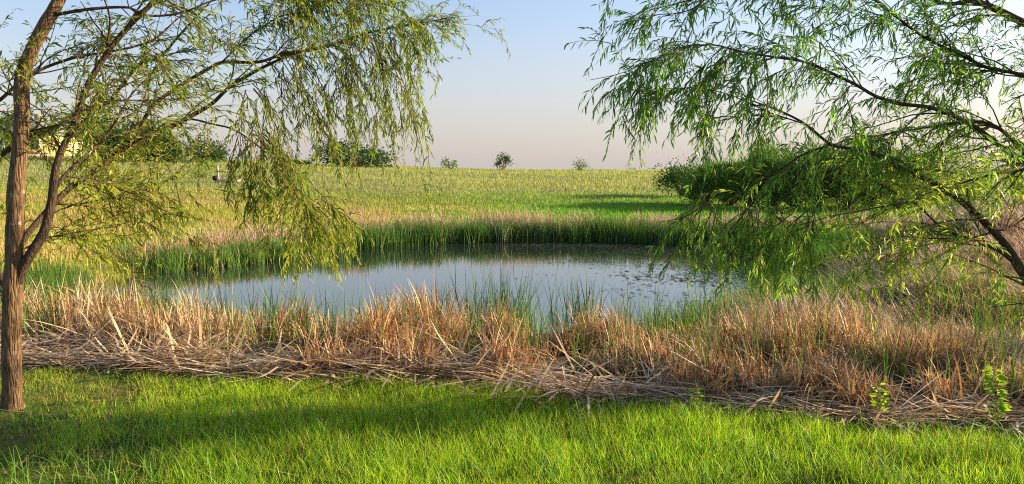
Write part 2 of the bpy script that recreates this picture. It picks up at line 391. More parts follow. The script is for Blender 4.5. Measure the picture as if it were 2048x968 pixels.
# near bank: standing broken tan/orange reeds
def near_dead():
    m = 2100
    cx = U(-6.8, 7.5, m); back = rng.random(m) ** 1.25 * 3.3 * np.interp(cx, [1.2, 2.6], [1, .5]); cy = reed_base(cx) + back + (noise(cx, cx * 0, .5, 83) - .5) * .5
    gap = noise(cx, cy, .48, 80, 2)
    h = np.interp(cx, [-6.5, -4.6, -3.6, -3.0, -2.2, -1.5, -.9, -.3, .05, .35, .9, 1.5, 2.2, 3.2, 5, 8],
                  [.60, .52, .50, .36, .34, .44, .58, .50, .27, .27, .38, .27, .36, .40, .38, .42])
    sc = h * (0.35 + 1.2 * noise(cx, cy, .40, 81)) * (1.0 - .06 * back)
    k = (gap > .47) & (sdf(cx, cy) > .7); cx, cy, sc = cx[k], cy[k], sc[k]
    az = noise(cx, cy, .45, 82) * 12.6
    w = noise(cx, cy, .6, 84)
    left = sstep(-1.6, -2.8, cx + (w - .5)) ; o = rng.random(len(cx)) > (.25 + left * .65)
    parts = []
    for sel, pal in ((o, ORANGE), (~o, TAN + ORANGE[:2])):
        parts.append(reed_clumps(cx[sel], cy[sel], 12, .055, (.6, 1.3), (.009, .023), pal, (0, .35), (.0, .8), .22, K=5, az=az[sel], azs=1.6, scale=sc[sel], low=.85))
        parts.append(reed_clumps(cx[sel], cy[sel], 12, .08, (.8, 1.7), (.008, .019), pal, (.05, .6), (1.2, 3.0), .35, K=6, az=az[sel], azs=1.8, scale=sc[sel], low=.85))
        parts.append(reed_clumps(cx[sel], cy[sel], 4, .10, (.6, 1.2), (.012, .022), TAN, (.1, 1.0), (.0, .5), .4, K=5, az=az[sel], azs=3, scale=sc[sel], low=.8))
    V, f, c = cat_geo(parts)
    tag(mesh_obj("dead_reeds", V, f, M_reedd, c), "orange and tan dead standing reeds along the near bank of the pond", "reeds", kind="stuff")
near_dead()
# near bank: litter of fallen stalks
def litter():
    parts = []
    for (n, L, W, dzr) in ((12000, (.10, .5), (.006, .018), (.0, .035)), (1500, (.3, .7), (.012, .024), (.01, .06))):
        x = U(-6.5, 7, n); e = edge_y(x); y = e + (reed_base(x) + .15 - e) * rng.random(n) - .05
        az = np.where(rng.random(n) < .5, U(-.35, .35, n) - .12 + math.pi * rng.integers(0, 2, n), U(0, 6.283, n))
        til = U(1.38, 1.62, n); steep = rng.random(n) < .02; til = np.where(steep, U(.75, 1.3, n), til)
        r = roots_on(x, y, 0); r[:, 2] += U(*dzr, n)
        c = pick(TAN[:3] + TAN[:3] + [(0.78, 0.68, 0.52), (0.70, 0.58, 0.42), (0.74, 0.64, 0.48), (0.34, 0.24, 0.14)], n, .2)
        parts.append(blades(r, U(*L, n), U(*W, n), az, til, U(-.25, .6, n), c, K=4, twist=U(.9, 2.2, n), kink=(rng.integers(1, 4, n), np.where(rng.random(n) < .25, U(-.5, .5, n), 0)), prof='stalk'))
    # heap in the middle and the thick leaning stalks
    for (px, py, cnt, s) in ((860, 740, 190, .26), (360, 725, 170, .40), (230, 690, 90, .3), (120, 700, 90, .3), (1130, 775, 110, .35), (1650, 800, 90, .4), (600, 745, 110, .35)):
        g = PZ(px, py, .05); x = g[0] + rng.normal(0, s, cnt); y = g[1] + rng.normal(0, .13, cnt)
        r = roots_on(x, y, 0); r[:, 2] += U(0, .16, cnt)
        az = U(0, 6.283, cnt)
        parts.append(blades(r, U(.25, .65, cnt), U(.012, .026, cnt), az, np.where(rng.random(cnt) < .09, U(.6, 1.2, cnt), U(1.25, 1.65, cnt)), U(-.2, .35, cnt), pick(TAN, cnt, .2), K=3, twist=U(1.2, 1.9, cnt), prof='stalk'))
    V, f, c = cat_geo(parts)
    tag(mesh_obj("reed_litter", V, f, M_reedd, c), "band of flattened pale fallen reed stalks between the grass and the standing reeds", "reed litter", kind="stuff")
litter()
# right bank: swirls of collapsed grey-tan reeds
def right_dead():
    m = 5200
    y = 6.6 + 25 * rng.random(m) ** 1.5; x = U(2.0, .86 * 31, m); 
    x = np.where(rng.random(m) < .8, (U(1350, 2200, m) - 1024) / F * y, x)
    s = sdf(x, y); k = (s > 1.3) & (x > 2.2) & (y > reed_base(x) + 1.1) & (s < 13); x, y = x[k], y[k]
    h = (.38 + .7 * sstep(.5, .78, noise(x, y, 1.6, 90, 2))) * (.75 + .25 * sstep(8, 16, y)) 
    az = noise(x, y, 3.0, 92) * 14
    flat = noise(x, y, 1.4, 94)
    A = flat < .62
    parts = []
    parts.append(reed_clumps(x[A], y[A], 20, .16, (.5, 1.2), (.010, .022), GREY + TAN[:1], (1.05, 1.55), (0, .6), .2, K=3, az=az[A], azs=.8, scale=h[A], dz=.03))
    parts.append(reed_clumps(x[A], y[A], 7, .2, (.5, 1.1), (.012, .024), TAN, (.8, 1.5), (0, .5), .2, K=3, az=az[A], azs=1.5, scale=h[A], dz=.08))
    B = ~A
    parts.append(reed_clumps(x[B], y[B], 14, .13, (.35, .85), (.009, .02), GREY + ORANGE[:3] + TAN, (.1, .95), (.3, 1.6), .25, K=4, az=az[B], azs=1.3, scale=h[B] * 1.05))
    n = 330; y = U(14.5, 24, n); x = (U(1660, 2120, n) - 1024) / F * y; k = (sdf(x, y) > 1.2) & (noise(x, y, 1.5, 97) > .42); x, y = x[k], y[k]; az = noise(x, y, 2.5, 98) * 12
    parts.append(reed_clumps(x, y, 30, .16, (.7, 1.35), (.012, .024), GREY[:2] + TAN[:3] + [(0.62, 0.48, 0.36)], (.1, .7), (1.0, 2.6), .15, K=5, az=az, azs=.9, scale=.6 + .5 * noise(x, y, .9, 99)))
    V, f, c = cat_geo(parts)
    tag(mesh_obj("collapsed_reeds", V, f, M_reedd, c), "grey and tan collapsed dead reeds lying in swirls on the right bank", "reeds", kind="stuff")
right_dead()
def along(pts, n, w):
    pts = np.array(pts, float); seg = np.hypot(*np.diff(pts, axis=0).T); cum = np.concatenate([[0], np.cumsum(seg)])
    t = rng.random(n) * cum[-1]
    x = np.interp(t, cum, pts[:, 0]); y = np.interp(t, cum, pts[:, 1])
    return x + rng.normal(0, w, n), y + rng.normal(0, w, n)
# far bank reeds: green belt with dead tops behind
def far_reeds():
    x, y = along([(-9.6, 21.8), (-8.2, 23.8), (-7.2, 25.2), (-6.4, 27.6), (-3.4, 30.1), (-.5, 31.2), (3.5, 31.2), (6.6, 30.2), (8.9, 28.2)], 1500, .42)
    k = sdf(x, y) > -.25; x, y = x[k], y[k]
    sc = (0.85 + .6 * noise(x, y, 1.2, 100, 2)) * (1 - .25 * sstep(-5.2, -7.2, x))
    pal = GREEN + [(0.09, 0.2, 0.06)]
    a = reed_clumps(x, y, 12, .14, (.40, 1.05), (.018, .034), pal, (0, .25), (.0, .6), .05, K=3, scale=sc, tip=1.25)
    k = x < -6.2
    b = reed_clumps(x[k], y[k], 7, .2, (.45, .9), (.018, .03), GREENY, (0, .4), (.1, .8), .05, K=3, scale=sc[k])
    V, f, c = cat_geo([a, b])
    tag(mesh_obj("green_reeds", V, f, M_reedg, c), "belt of dark green reeds along the far edge of the pond", "reeds", kind="stuff")
    x, y = along([(-9.2, 25.4), (-8.3, 26.4), (-7.2, 28.8), (-4, 31.3), (-.5, 32.3), (3.7, 32.4), (7.2, 31.4), (10, 29.4), (12, 27)], 1500, .45)
    sc = 0.32 + 1.05 * noise(x, y, 1.0, 101, 2)
    sc *= 1 + .35 * np.exp(-((x + .3) / 1.3) ** 2)
    a = reed_clumps(x, y, 9, .17, (.5, 1.15), (.018, .036), GREY + TAN + [(0.55, 0.36, 0.24)], (0, .5), (.1, 1.1), .2, K=3, scale=sc)
    k = rng.random(len(x)) < .35; a = cat_geo([a, reed_clumps(x[k] * .985, y[k] - .8, 9, .15, (.6, 1.1), (.018, .034), GREY + TAN, (0, .5), (.1, 1.1), .2, K=3, scale=sc[k])])
    x, y = along([(-9.5, 21.9), (-8.3, 23.7), (-7.3, 25.0)], 60, .4); a = cat_geo([a, reed_clumps(x, y, 10, .12, (.4, .9), (.015, .03), TAN + ORANGE, (0, .5), (.1, 1.1), .2, K=3)])
    x, y = along([(-10.2, 22.6), (-8.7, 24.6)], 120, .4)
    b = reed_clumps(x, y, 15, .17, (.4, .9), (.010, .018), TAN + ORANGE, (0, .6), (.1, 1.1), .2, K=3)
    x, y = along([(6.5, 33.5), (13, 32)], 600, .8)
    c_ = reed_clumps(x, y, 12, .2, (.4, .8), (.010, .02), GREY, (.9, 1.5), (.1, .5), .2, K=3, dz=.05)
    V, f, c = cat_geo([a, b, c_])
    tag(mesh_obj("dry_reeds", V, f, M_reedd, c), "pinkish tan dry reeds standing behind the green belt on the far bank", "reeds", kind="stuff")
far_reeds()
# right bank green reeds and left bank dark reeds, mixed green in the dead beds
def side_green():
    x, y = along([(9.3, 27.6), (9.6, 25), (8.9, 22.3), (8.0, 20.2), (6.9, 18.4)], 620, .5)
    sc = .7 + .5 * noise(x, y, 1.5, 110)
    V, f, c = reed_clumps(x, y, 15, .15, (.5, 1.15), (.015, .028), [(0.075, 0.19, 0.02), (0.11, 0.24, 0.025), (0.055, 0.14, 0.02)], (0, .3), (.1, .8), .05, K=4, scale=sc, tip=1.3)
    tag(mesh_obj("lush_reeds", V, f, M_reedg, c), "tall lush green reeds at the right end of the pond", "reeds", kind="stuff")
    x, y = along([(-9.9, 17.0), (-9.2, 15.2), (-7.4, 13.0), (-6.0, 12.1), (-5.2, 11.7)], 420, .35)
    V, f, c = reed_clumps(x, y, 20, .12, (.55, 1.05), (.012, .022), GREEN + [(0.03, 0.09, 0.03)], (0, .3), (.1, .8), .05, K=4)
    tag(mesh_obj("shaded_reeds", V, f, M_reedg, c), "dark green reeds at the left end of the pond behind the willow trunk", "reeds", kind="stuff")
    parts = []
    # green tangle on the right front bank
    n = 560; x, y = along([(2.2, 11.3), (3.6, 12.6), (5.0, 14.6), (6.6, 16.6)], n, .55); k = sdf(x, y) > -.15
    parts.append(reed_clumps(x[k], y[k], 14, .14, (.45, .95), (.009, .018), GREENY + GREEN, (0, .7), (.1, 1.2), .1, K=4))
    m = 700; y = U(7.2, 17, m); x = (U(1300, 2200, m) - 1024) / F * y
    k = (sdf(x, y) > 1) & (noise(x, y, 1.1, 115) > .68); x, y = x[k], y[k]
    parts.append(reed_clumps(x, y, 9, .1, (.25, .66), (.008, .016), GREENY, (0, .45), (.1, .8), 0, K=3))
    # scattered fresh blades between the dead reeds
    m = 620; x = U(-6, 6, m); y = reed_base(x) + U(.2, 3.4, m)
    parts.append(reed_clumps(x, y, 5, .05, (.35, .75), (.007, .012), GREENY + GREEN, (0, .3), (.1, .6), 0, K=4))
    V, f, c = cat_geo(parts)
    tag(mesh_obj("fresh_reeds", V, f, M_reedg, c), "fresh yellow green reed blades growing through the dead reeds of the near and right bank", "reeds", kind="stuff")
side_green()

# countable green cattail clumps standing at the near water edge
CL = [(1000, 545, 1.6, 95, .28, "tall dark green cattail clump at the middle of the near water edge"),
      (1165, 555, 1.4, 36, .12, "narrow upright cattail clump right of the tallest clump in the pond"),
      (860, 572, 1.5, 44, .24, "thin cattail clump just left of the tallest clump, behind the highest orange reeds"),
      (1290, 625, 1.0, 44, .22, "low bushy cattail clump before the floating pond weed"),
      (310, 560, 1.5, 46, .26, "cattail clump over open water nearest the willow trunk at left"),
      (430, 600, 1.3, 30, .24, "sparse cattail clump second from the left willow trunk"),
      (560, 585, 1.3, 50, .30, "broad cattail clump below the hanging willow curtain"),
      (1085, 650, 1.0, 24, .16, "short cattail clump between the tallest and the narrow clump"),
      (700, 622, 1.0, 20, .2, "few short cattail blades left of the highest orange reeds"),
      (1400, 610, 1.0, 40, .22, "cattail clump at the right where weed, water and bank meet")]
for (px, ty, lw, n, sp, lab) in CL:
    d = 11.3 if px < 1250 else 12.2
    top = P(px, ty, d); z0 = max(float(H(np.array([top[0]]), np.array([d]))[0]), WATER - .08)
    hh = top[2] - z0
    n = int(n * 2.4); x = top[0] + rng.normal(0, sp, n); y = d + rng.normal(0, sp * .6, n)
    root = roots_on(x, y, -.03, WATER - .1)
    e = empty("cattail_clump", (top[0], d, z0), lab, "cattails", "green cattail clumps at the near water edge")
    c = pick([(0.05, 0.105, 0.018), (0.07, 0.14, 0.02), (0.04, 0.085, 0.018)], n, .2)
    V, f, C = blades(root, hh * U(.6, 1.2, n), U(.014, .025, n), U(0, 6.283, n), U(0, .20, n), U(0, .6, n), c * .9, K=6, twist=U(.8, 2.3, n), tipcol=c * 1.15)
    mesh_obj("leaves", V, f, M_reedg, C, e)
# two green tufts by the litter at the right
for (px, py, hh, lab) in ((1878, 812, .34, "small upright green cattail tuft in the dark gap right of the pale sapling"),
                          (2022, 822, .42, "tall thin green cattail tuft at the right edge of the photo")):
    g = PZ(px, py, .0); n = 9
    x = g[0] + rng.normal(0, .025, n); y = g[1] + rng.normal(0, .025, n)
    z0 = float(H(np.array([g[0]]), np.array([g[1]]))[0])
    e = empty("cattail_tuft", (g[0], g[1], z0), lab, "cattails")
    c = pick(GREENY, n, .1)
    V, f, C = blades(roots_on(x, y), hh * U(.7, 1.15, n), U(.010, .015, n), U(0, 6.283, n), U(0, .13, n), U(0, .25, n), c, K=5, twist=U(.8, 2.3, n))
    mesh_obj("leaves", V, f, M_reedg, C, e)

# floating weed
def pads():
    n = 42000
    x = U(-6, 9, n); y = U(12.5, 30.5, n)
    w = sstep(1.5, 6.5, x + (noise(x, y, 2, 120, 2) - .5) * 5 - (22 - y) * .12) * .9 + sstep(27.2, 29.6, y + (noise(x, y, 1.5, 121) - .5) * 2) * sstep(-3, 1, x) * .8
    w *= (.35 + .9 * noise(x * .5, y * 1.5, .7, 123, 2))
    k = (rng.random(n) < w) & (sdf(x, y) < .3); x, y = x[k], y[k]; n = len(x)
    S = 7; r = U(.012, .045, n); a0 = U(0, 6.28, n); el = U(.5, 1, n)
    V = np.zeros((n, S, 3))
    for s in range(S):
        a = a0 + s * 6.283 / S; rr = r * (.8 + .4 * rng.random(n))
        V[:, s, 0] = x + np.cos(a) * rr * 1.25; V[:, s, 1] = y + np.sin(a) * rr * el
        V[:, s, 2] = WATER + .006 + .012 * rng.random(n)
    c = pick([(0.05, 0.07, 0.03), (0.08, 0.09, 0.05), (0.035, 0.05, 0.03)], n, .3)
    o = mesh_obj("floating_weed", V.reshape(-1, 3), [np.arange(n * S).reshape(n, S)], M_reedg, np.repeat(c, S, axis=0))
    tag(o, "dark floating pond weed scattered on the right part of the water", "pond weed", kind="stuff")
pads()

# ------------------------------------------------------------------ tubes
def smooth_path(pts, step):
    """pts (n,4): x y z r -> Catmull-Rom resampled"""
    p = np.array(pts, float); n = len(p)
    if n == 2: p = np.array([p[0], (p[0] + p[1]) / 2, p[1]]); n = 3
    q = np.vstack([2 * p[0] - p[1], p, 2 * p[-1] - p[-2]]); out = []
    for i in range(1, n):
        a, b, c, d = q[i - 1], q[i], q[i + 1], q[i + 2]
        m = max(2, int(np.linalg.norm((c - b)[:3]) / step))
        for k in range(m):
            t = k / m
            out.append(.5 * ((2 * b) + (-a + c) * t + (2 * a - 5 * b + 4 * c - d) * t * t + (-a + 3 * b - 3 * c + d) * t ** 3))
    out.append(q[-2]); o = np.array(out); o[:, 3] = np.maximum(o[:, 3], .0012); return o
def tube(path, sides=8, rough=0.0, seed=0, col=(.1, .07, .045)):
    p = path[:, :3]; r = path[:, 3]; n = len(p)
    T = unit(np.gradient(p, axis=0))
    u = np.array([1.0, 0, 0]) if abs(T[0][0]) < .9 else np.array([0, 1.0, 0])
    V = np.zeros((n, sides, 3)); ang = np.arange(sides) * 2 * math.pi / sides
    for i in range(n):
        u = u - T[i] * np.dot(u, T[i]); u /= np.linalg.norm(u) + 1e-9
        w = np.cross(T[i], u)
        rr = r[i] * np.ones(sides)
        if rough > 0: rr = rr * (1 + rough * (noise(ang * 1.3 + seed, np.full(sides, i * .35), 1, seed, 2) - .5) * 2)
        V[i] = p[i] + np.cos(ang)[:, None] * rr[:, None] * u + np.sin(ang)[:, None] * rr[:, None] * w
    idx = np.arange(n * sides).reshape(n, sides)
    a = idx[:-1]; b = idx[1:]
    q = np.stack([a.ravel(), np.roll(a, -1, 1).ravel(), np.roll(b, -1, 1).ravel(), b.ravel()], 1)
    c = np.repeat(np.array([col]), n * sides, axis=0)
    return V.reshape(-1, 3), [q, idx[-1][None, :], idx[0][::-1][None, :]], c

def leafs(base, dirv, L, W, col, curl=None):
    """lanceolate leaves: 6 vertices each, slightly folded down at the tip"""
    n = len(base); d = unit(dirv)
    rnd = unit(rng.normal(size=(n, 3))); side = unit(np.cross(d, rnd)); nrm = np.cross(side, d)
    L = L[:, None]; W = W[:, None]; g = np.array([0, 0, -1.0]) * L * .10
    v = np.stack([base, base + d * L * .33 - side * W * .5 + nrm * W * .15, base + d * L * .33 + side * W * .5 + nrm * W * .15,
                  base + d * L * .68 - side * W * .38 + g, base + d * L * .68 + side * W * .38 + g, base + d * L + g * 2.2], 1)
    b = np.arange(n) * 6
    f4 = np.stack([b + 1, b + 2, b + 4, b + 3], 1); f3 = np.concatenate([np.stack([b, b + 2, b + 1], 1), np.stack([b + 3, b + 4, b + 5], 1)])
    return v.reshape(-1, 3), [f4, f3], np.repeat(col, 6, axis=0)

class Willow:
    def __init__(s, root): s.root = root; s.tw = []; s.lb = []; s.ld = []; s.lc = []; s.lL = []; s.sub = []
    def twigs(s, path, n, L, droop, out=.6, leafL=.075, pal=None, t0=0., t1=1., spread=1.0, gap=.026, bias=(0, 0, 0)):
        """hang n leafy drooping twigs off a path"""
        m = len(path); T = unit(np.gradient(path[:, :3], axis=0))
        for _ in range(n):
            t = random.uniform(t0, t1) * (m - 1); i = min(int(t), m - 2); f = t - i
            p = path[i, :3] * (1 - f) + path[i + 1, :3] * f
            d = T[i] * out + rng.normal(size=3) * .55 * spread + np.array(bias) + np.array([0, 0, .15])
            d /= np.linalg.norm(d)
            ln = random.uniform(*L); K = max(4, int(ln / .07)); st = ln / K; pts = [np.append(p, .0035)]; dr = droop * random.uniform(.5, 1.3)
            for k in range(K):
                d = d + np.array([0, 0, -1]) * dr * st * 2.2 + rng.normal(size=3) * .09; d /= np.linalg.norm(d)
                p = p + d * st; pts.append(np.append(p, .0032 * (1 - .75 * (k + 1) / K)))
            pts = np.array(pts); s.tw.append(pts)
            nl = int(ln / gap); tt = np.linspace(.08, 1, nl) * (len(pts) - 1)
            ix = np.minimum(tt.astype(int), len(pts) - 2); fr = (tt - ix)[:, None]
            b = pts[ix, :3] * (1 - fr) + pts[ix + 1, :3] * fr; tg = unit(pts[ix + 1, :3] - pts[ix, :3])
            rd = unit(rng.normal(size=(nl, 3)))
            ang = rng.uniform(.35, 1.0, nl)[:, None]
            dd = tg * np.cos(ang) + unit(rd - tg * np.sum(rd * tg, 1, keepdims=True)) * np.sin(ang) + np.array([0, 0, -.25])
            s.lb.append(b); s.ld.append(dd); s.lL.append(rng.uniform(.6, 1.15, nl) * leafL * (1 - .25 * np.linspace(0, 1, nl)))
            s.lc.append(pick(pal, nl, .2) * random.uniform(.8, 1.2))
    def branch(s, path, r, n, L, droop, **kw):
        """side branches off a limb, each carrying twigs"""
    def shoots(s, path, n, L, droop, tw, twL, t0=0, t1=1, up=.3, bias=(0, 0, 0), tdroop=1.0, out=.8, **kw):
        m = len(path); T = unit(np.gradient(path[:, :3], axis=0))
        for _ in range(n):
            t = random.uniform(t0, t1) * (m - 1); i = min(int(t), m - 2)
            p = path[i, :3].copy(); r0 = min(path[i, 3] * .45, .010)
            d = T[i] * out + rng.normal(size=3) * .6 + np.array([0, 0, up]) + np.array(bias); d /= np.linalg.norm(d)
            ln = random.uniform(*L); K = max(5, int(ln / .09)); pts = [np.append(p, r0)]
            for k in range(K):
                d = d + np.array([0, 0, -1]) * droop * (ln / K) * 1.6 + rng.normal(size=3) * .10; d /= np.linalg.norm(d)
                p = p + d * ln / K; pts.append(np.append(p, r0 * (1 - .7 * (k + 1) / K)))
            pts = np.array(pts); s.sub.append(pts)
            s.twigs(pts, tw, twL, tdroop, t0=.1, **kw)
    def finish(s, twigcol, leafmat=M_leaf):
        parts = [tube(p, 3, col=twigcol) for p in s.tw] + [tube(p, 5, col=[c * .8 for c in twigcol]) for p in s.sub]
        V, f, c = cat_geo(parts); mesh_obj("twigs", V, f, M_twig, c, s.root)
        b = np.concatenate(s.lb); L_ = np.concatenate(s.lL)
        V, f, c = leafs(b, np.concatenate(s.ld), L_, L_ * rng.uniform(.14, .22, len(L_)), np.concatenate(s.lc))
        mesh_obj("foliage", V, f, leafmat, c, s.root)
        print("leaves", len(b), "twigs", len(s.tw))
def limb(pts, root, name="branch", sides=9, rough=.06, seed=1, mat=None, step=.05):
    """pts: (px, py, depth, diameter in px)"""
    q = [np.append(P(a, b, d), w * .5 * d / F * (1 if name == 'trunk' else .86)) for a, b, d, w in pts]
    path = smooth_path(q, step)
    V, f, c = tube(path, sides, rough, seed)
    mesh_obj(name, V, f, mat or M_bark2, c, root, smooth=True)
    return path

LG = [(0.16, 0.25, 0.025), (0.22, 0.30, 0.03), (0.28, 0.34, 0.045), (0.11, 0.18, 0.025)]
LY = [(0.32, 0.37, 0.04), (0.40, 0.42, 0.05), (0.25, 0.32, 0.035)]
RG = [(0.12, 0.29, 0.03), (0.17, 0.36, 0.035), (0.24, 0.41, 0.045), (0.09, 0.23, 0.03)]
RY = [(0.34, 0.45, 0.05), (0.42, 0.48, 0.06), (0.26, 0.38, 0.04)]

# ------------------------------------------------------------------ left willow
def left_willow():
    b = PZ(26, 824, 0.0); z0 = float(H(np.array([b[0]]), np.array([b[1]]))[0]); D = b[1]
    root = empty("willow_tree", (b[0], b[1], z0), "willow with a rough brown trunk at the left edge and branches arching over the pond", "tree")
    tr = limb([(26, 842, D, 84), (26, 826, D, 56), (25, 812, D, 44), (24, 790, D, 39), (23, 700, D, 35), (25, 600, D, 37), (28, 520, D, 33), (30, 440, D, 32), (33, 372, D, 31), (43, 248, D + .05, 28), (45, 155, D + .1, 27),
               (67, 93, D + .1, 25), (98, 36, D + .15, 24), (122, -10, D + .2, 22), (160, -110, D + .3, 19), (190, -260, D + .3, 15), (230, -430, D + .4, 10), (250, -600, D + .5, 5)], root, "trunk", 18, .10, 3, M_bark, .03)
    B = limb([(30, 590, D, 20), (42, 545, D, 24), (66, 500, D, 23), (88, 465, D + .05, 22), (104, 400, D + .1, 20), (108, 360, D + .1, 19), (118, 315, D + .15, 16), (150, 243, D + .3, 15), (176, 170, D + .4, 14),
              (217, 103, D + .5, 13), (258, 52, D + .6, 12), (310, 0, D + .7, 11), (390, -90, D + .9, 9), (470, -200, D + 1.1, 5)], root, seed=5)
    C = limb([(34, 530, D + .1, 12), (45, 484, D + .2, 14), (88, 429, D + .4, 14), (139, 377, D + .6, 14), (191, 341, D + .8, 13), (232, 310, D + 1., 13), (274, 279, D + 1.1, 12.5), (331, 258, D + 1.3, 11), (382, 232, D + 1.5, 10),
              (424, 207, D + 1.7, 9), (465, 170, D + 1.9, 8), (542, 127, D + 2.1, 7), (620, 98, D + 2.3, 5), (700, 84, D + 2.4, 3)], root, seed=6)
    Dd = limb([(268, 284, D + 1.05, 9), (289, 238, D + 1.1, 9), (310, 207, D + 1.15, 9), (362, 170, D + 1.25, 8.5), (424, 134, D + 1.4, 8), (450, 124, D + 1.5, 8), (517, 124, D + 1.65, 7), (568, 108, D + 1.8, 6.5), (646, 96, D + 2., 6),
               (700, 77, D + 2.2, 5), (760, 60, D + 2.3, 4), (830, 48, D + 2.4, 3), (895, 36, D + 2.5, 2)], root, seed=7)
    E = limb([(112, 375, D + .1, 8), (128, 352, D + .15, 8), (160, 320, D + .3, 7), (207, 279, D + .5, 6.5), (238, 232, D + .7, 5), (262, 190, D + .9, 4), (300, 150, D + 1, 3)], root, seed=8)
    Fb = limb([(24, 600, D + .1, 14), (-15, 520, D + .3, 16), (-40, 420, D + .5, 15), (-30, 345, D + .6, 14), (0, 312, D + .7, 13), (31, 291, D + .7, 12), (57, 276, D + .7, 12), (103, 258, D + .75, 11), (150, 232, D + .8, 10), (207, 212, D + .9, 9),
               (232, 186, D + 1., 8), (279, 129, D + 1.2, 7), (320, 114, D + 1.3, 6), (362, 67, D + 1.5, 5), (424, 0, D + 1.7, 3)], root, seed=9)
    G = limb([(-60, 230, D + .4, 9), (0, 200, D + .3, 8), (26, 176, D + .3, 8), (57, 155, D + .3, 8), (93, 134, D + .4, 7), (155, 114, D + .5, 6), (215, 104, D + .6, 5), (269, 93, D + .7, 4.5), (310, 77, D + .8, 4), (362, 31, D + .9, 3)], root, seed=10)
    Hh = limb([(108, 30, D + .15, 8), (181, 18, D + .2, 7), (258, 15, D + .3, 6), (294, 31, D + .4, 5.5), (362, 26, D + .5, 5), (429, 0, D + .6, 4), (520, -20, D + .8, 2.5)], root, seed=11)
    J = limb([(360, 246, D + 1.4, 5), (382, 238, D + 1.3, 5), (424, 248, D + 1.35, 4.5), (465, 258, D + 1.4, 4), (506, 284, D + 1.45, 3.6), (548, 320, D + 1.5, 3.2), (584, 367, D + 1.5, 2.8), (620, 403, D + 1.5, 2.3), (640, 440, D + 1.5, 1.6)], root, seed=12)
    K1 = limb([(420, -60, D + 1., 8), (500, -30, D + 1.3, 7), (600, -15, D + 1.5, 6), (700, -5, D + 1.7, 5), (790, 15, D + 1.9, 3), (830, 50, D + 2, 2)], root, seed=13)
    K2 = limb([(444, 124, D + 1.4, 4), (480, 90, D + 1.4, 3.6), (515, 60, D + 1.45, 3), (570, 30, D + 1.5, 2.5), (640, 20, D + 1.6, 2)], root, seed=14)
    K3 = limb([(60, 262, D - .1, 5), (130, 245, D - .1, 4), (200, 205, D + .1, 3.5), (300, 200, D + .3, 2.5), (400, 195, D + .5, 2)], root, seed=15)
    L1 = limb([(35, 505, D + .3, 5), (90, 478, D + .5, 4), (150, 465, D + .6, 3), (235, 452, D + .8, 2)], root, seed=16)
    L2 = limb([(38, 470, D + .2, 5), (120, 420, D + .5, 4), (200, 400, D + .8, 3), (300, 380, D + 1., 2)], root, seed=17)
    w = Willow(root)
    dn = dict(leafL=.074, gap=.019)
    # thin canopy among the upper limbs
    for pth, n in ((B, 14), (G, 14), (Hh, 16), (Fb, 15), (Dd, 15), (C, 14), (K2, 12), (K1, 16), (K3, 9), (E, 7)):
        w.shoots(pth, n, (.35, .9), .35, 6, (.12, .34), t0=.3, up=.35, tdroop=.8, pal=LG, **dn)
    w.shoots(tr, 80, (.5, 1.6), .3, 9, (.15, .5), t0=.62, up=.3, pal=LG, **dn)
    w.shoots(B, 16, (.5, 1.4), .4, 9, (.15, .5), t0=.78, up=.3, pal=LG, **dn)
    # curtains, each hung from a stretch of branch
    w.twigs(Dd, 70, (.15, .5), 1.4, t0=.45, t1=1.0, pal=LG, out=.6, spread=.8, **dn)
    w.twigs(K1, 110, (.25, .75), 1.5, t0=.30, t1=1.0, pal=LG, out=.5, spread=.8, **dn)
    w.twigs(K2, 44, (.15, .45), 1.2, pal=LG, **dn)
    def drop(px, py, d, n, L, wid, pal=LG, dr=1.8, tw=(.10, .30), per=7):
        """long hanging shoots starting in a small region near (px, py)"""
        for _ in range(n):
            a = P(px + random.gauss(0, wid), py + random.gauss(0, 10), d + random.gauss(0, .22))
            ln = random.uniform(*L); K = max(6, int(ln / .08)); dd = np.array([random.gauss(.15, .25), random.gauss(0, .25), -.35]); p = a; pts = [np.append(p, .005)]
            for k in range(K):
                dd = dd + np.array([0, 0, -1]) * dr * ln / K + rng.normal(size=3) * .10; dd /= np.linalg.norm(dd); p = p + dd * ln / K; pts.append(np.append(p, .005 * (1 - .8 * (k + 1) / K)))
            pts = np.array(pts); w.sub.append(pts); w.twigs(pts, per, tw, 2.0, pal=pal, out=.9, spread=.6, t0=.05, **dn)
    drop(505, 265, D + 1.45, 12, (.5, .85), 14, per=12); drop(512, 180, D + 1.5, 8, (.7, 1.15), 12, per=10); drop(555, 330, D + 1.5, 4, (.25, .5), 12)
    drop(600, 120, D + 2., 7, (.5, 1.1), 22); drop(655, 100, D + 2.1, 6, (.5, 1.05), 20); drop(700, 90, D + 2.2, 10, (.8, 1.6), 14, per=10); drop(745, 75, D + 2.2, 11, (.7, 1.75), 14, per=10)
    drop(775, 80, D + 2.3, 9, (.5, 1.4), 13); drop(815, 62, D + 2.35, 4, (.3, .95), 10); drop(850, 55, D + 2.4, 2, (.3, .7), 8)
    drop(610, 400, D + 1.5, 12, (.3, .6), 20, LG + LY, per=12); drop(590, 370, D + 1.5, 6, (.3, .7), 14, LG + LY, per=10); drop(640, 430, D + 1.5, 4, (.2, .45), 10, LY, per=10)
    drop(620, 200, D + 1.9, 5, (.4, .8), 16); drop(560, 150, D + 1.8, 4, (.3, .6), 14); drop(330, 340, D + .7, 1, (.3, .5), 5)
    # yellow-green low foliage towards the field
    for pth, n in ((L1, 11), (L2, 14)):
        w.shoots(pth, n, (.3, .9), .15, 8, (.15, .4), t0=.25, up=.05, bias=(.2, .2, 0), tdroop=.4, pal=LY, **dn)
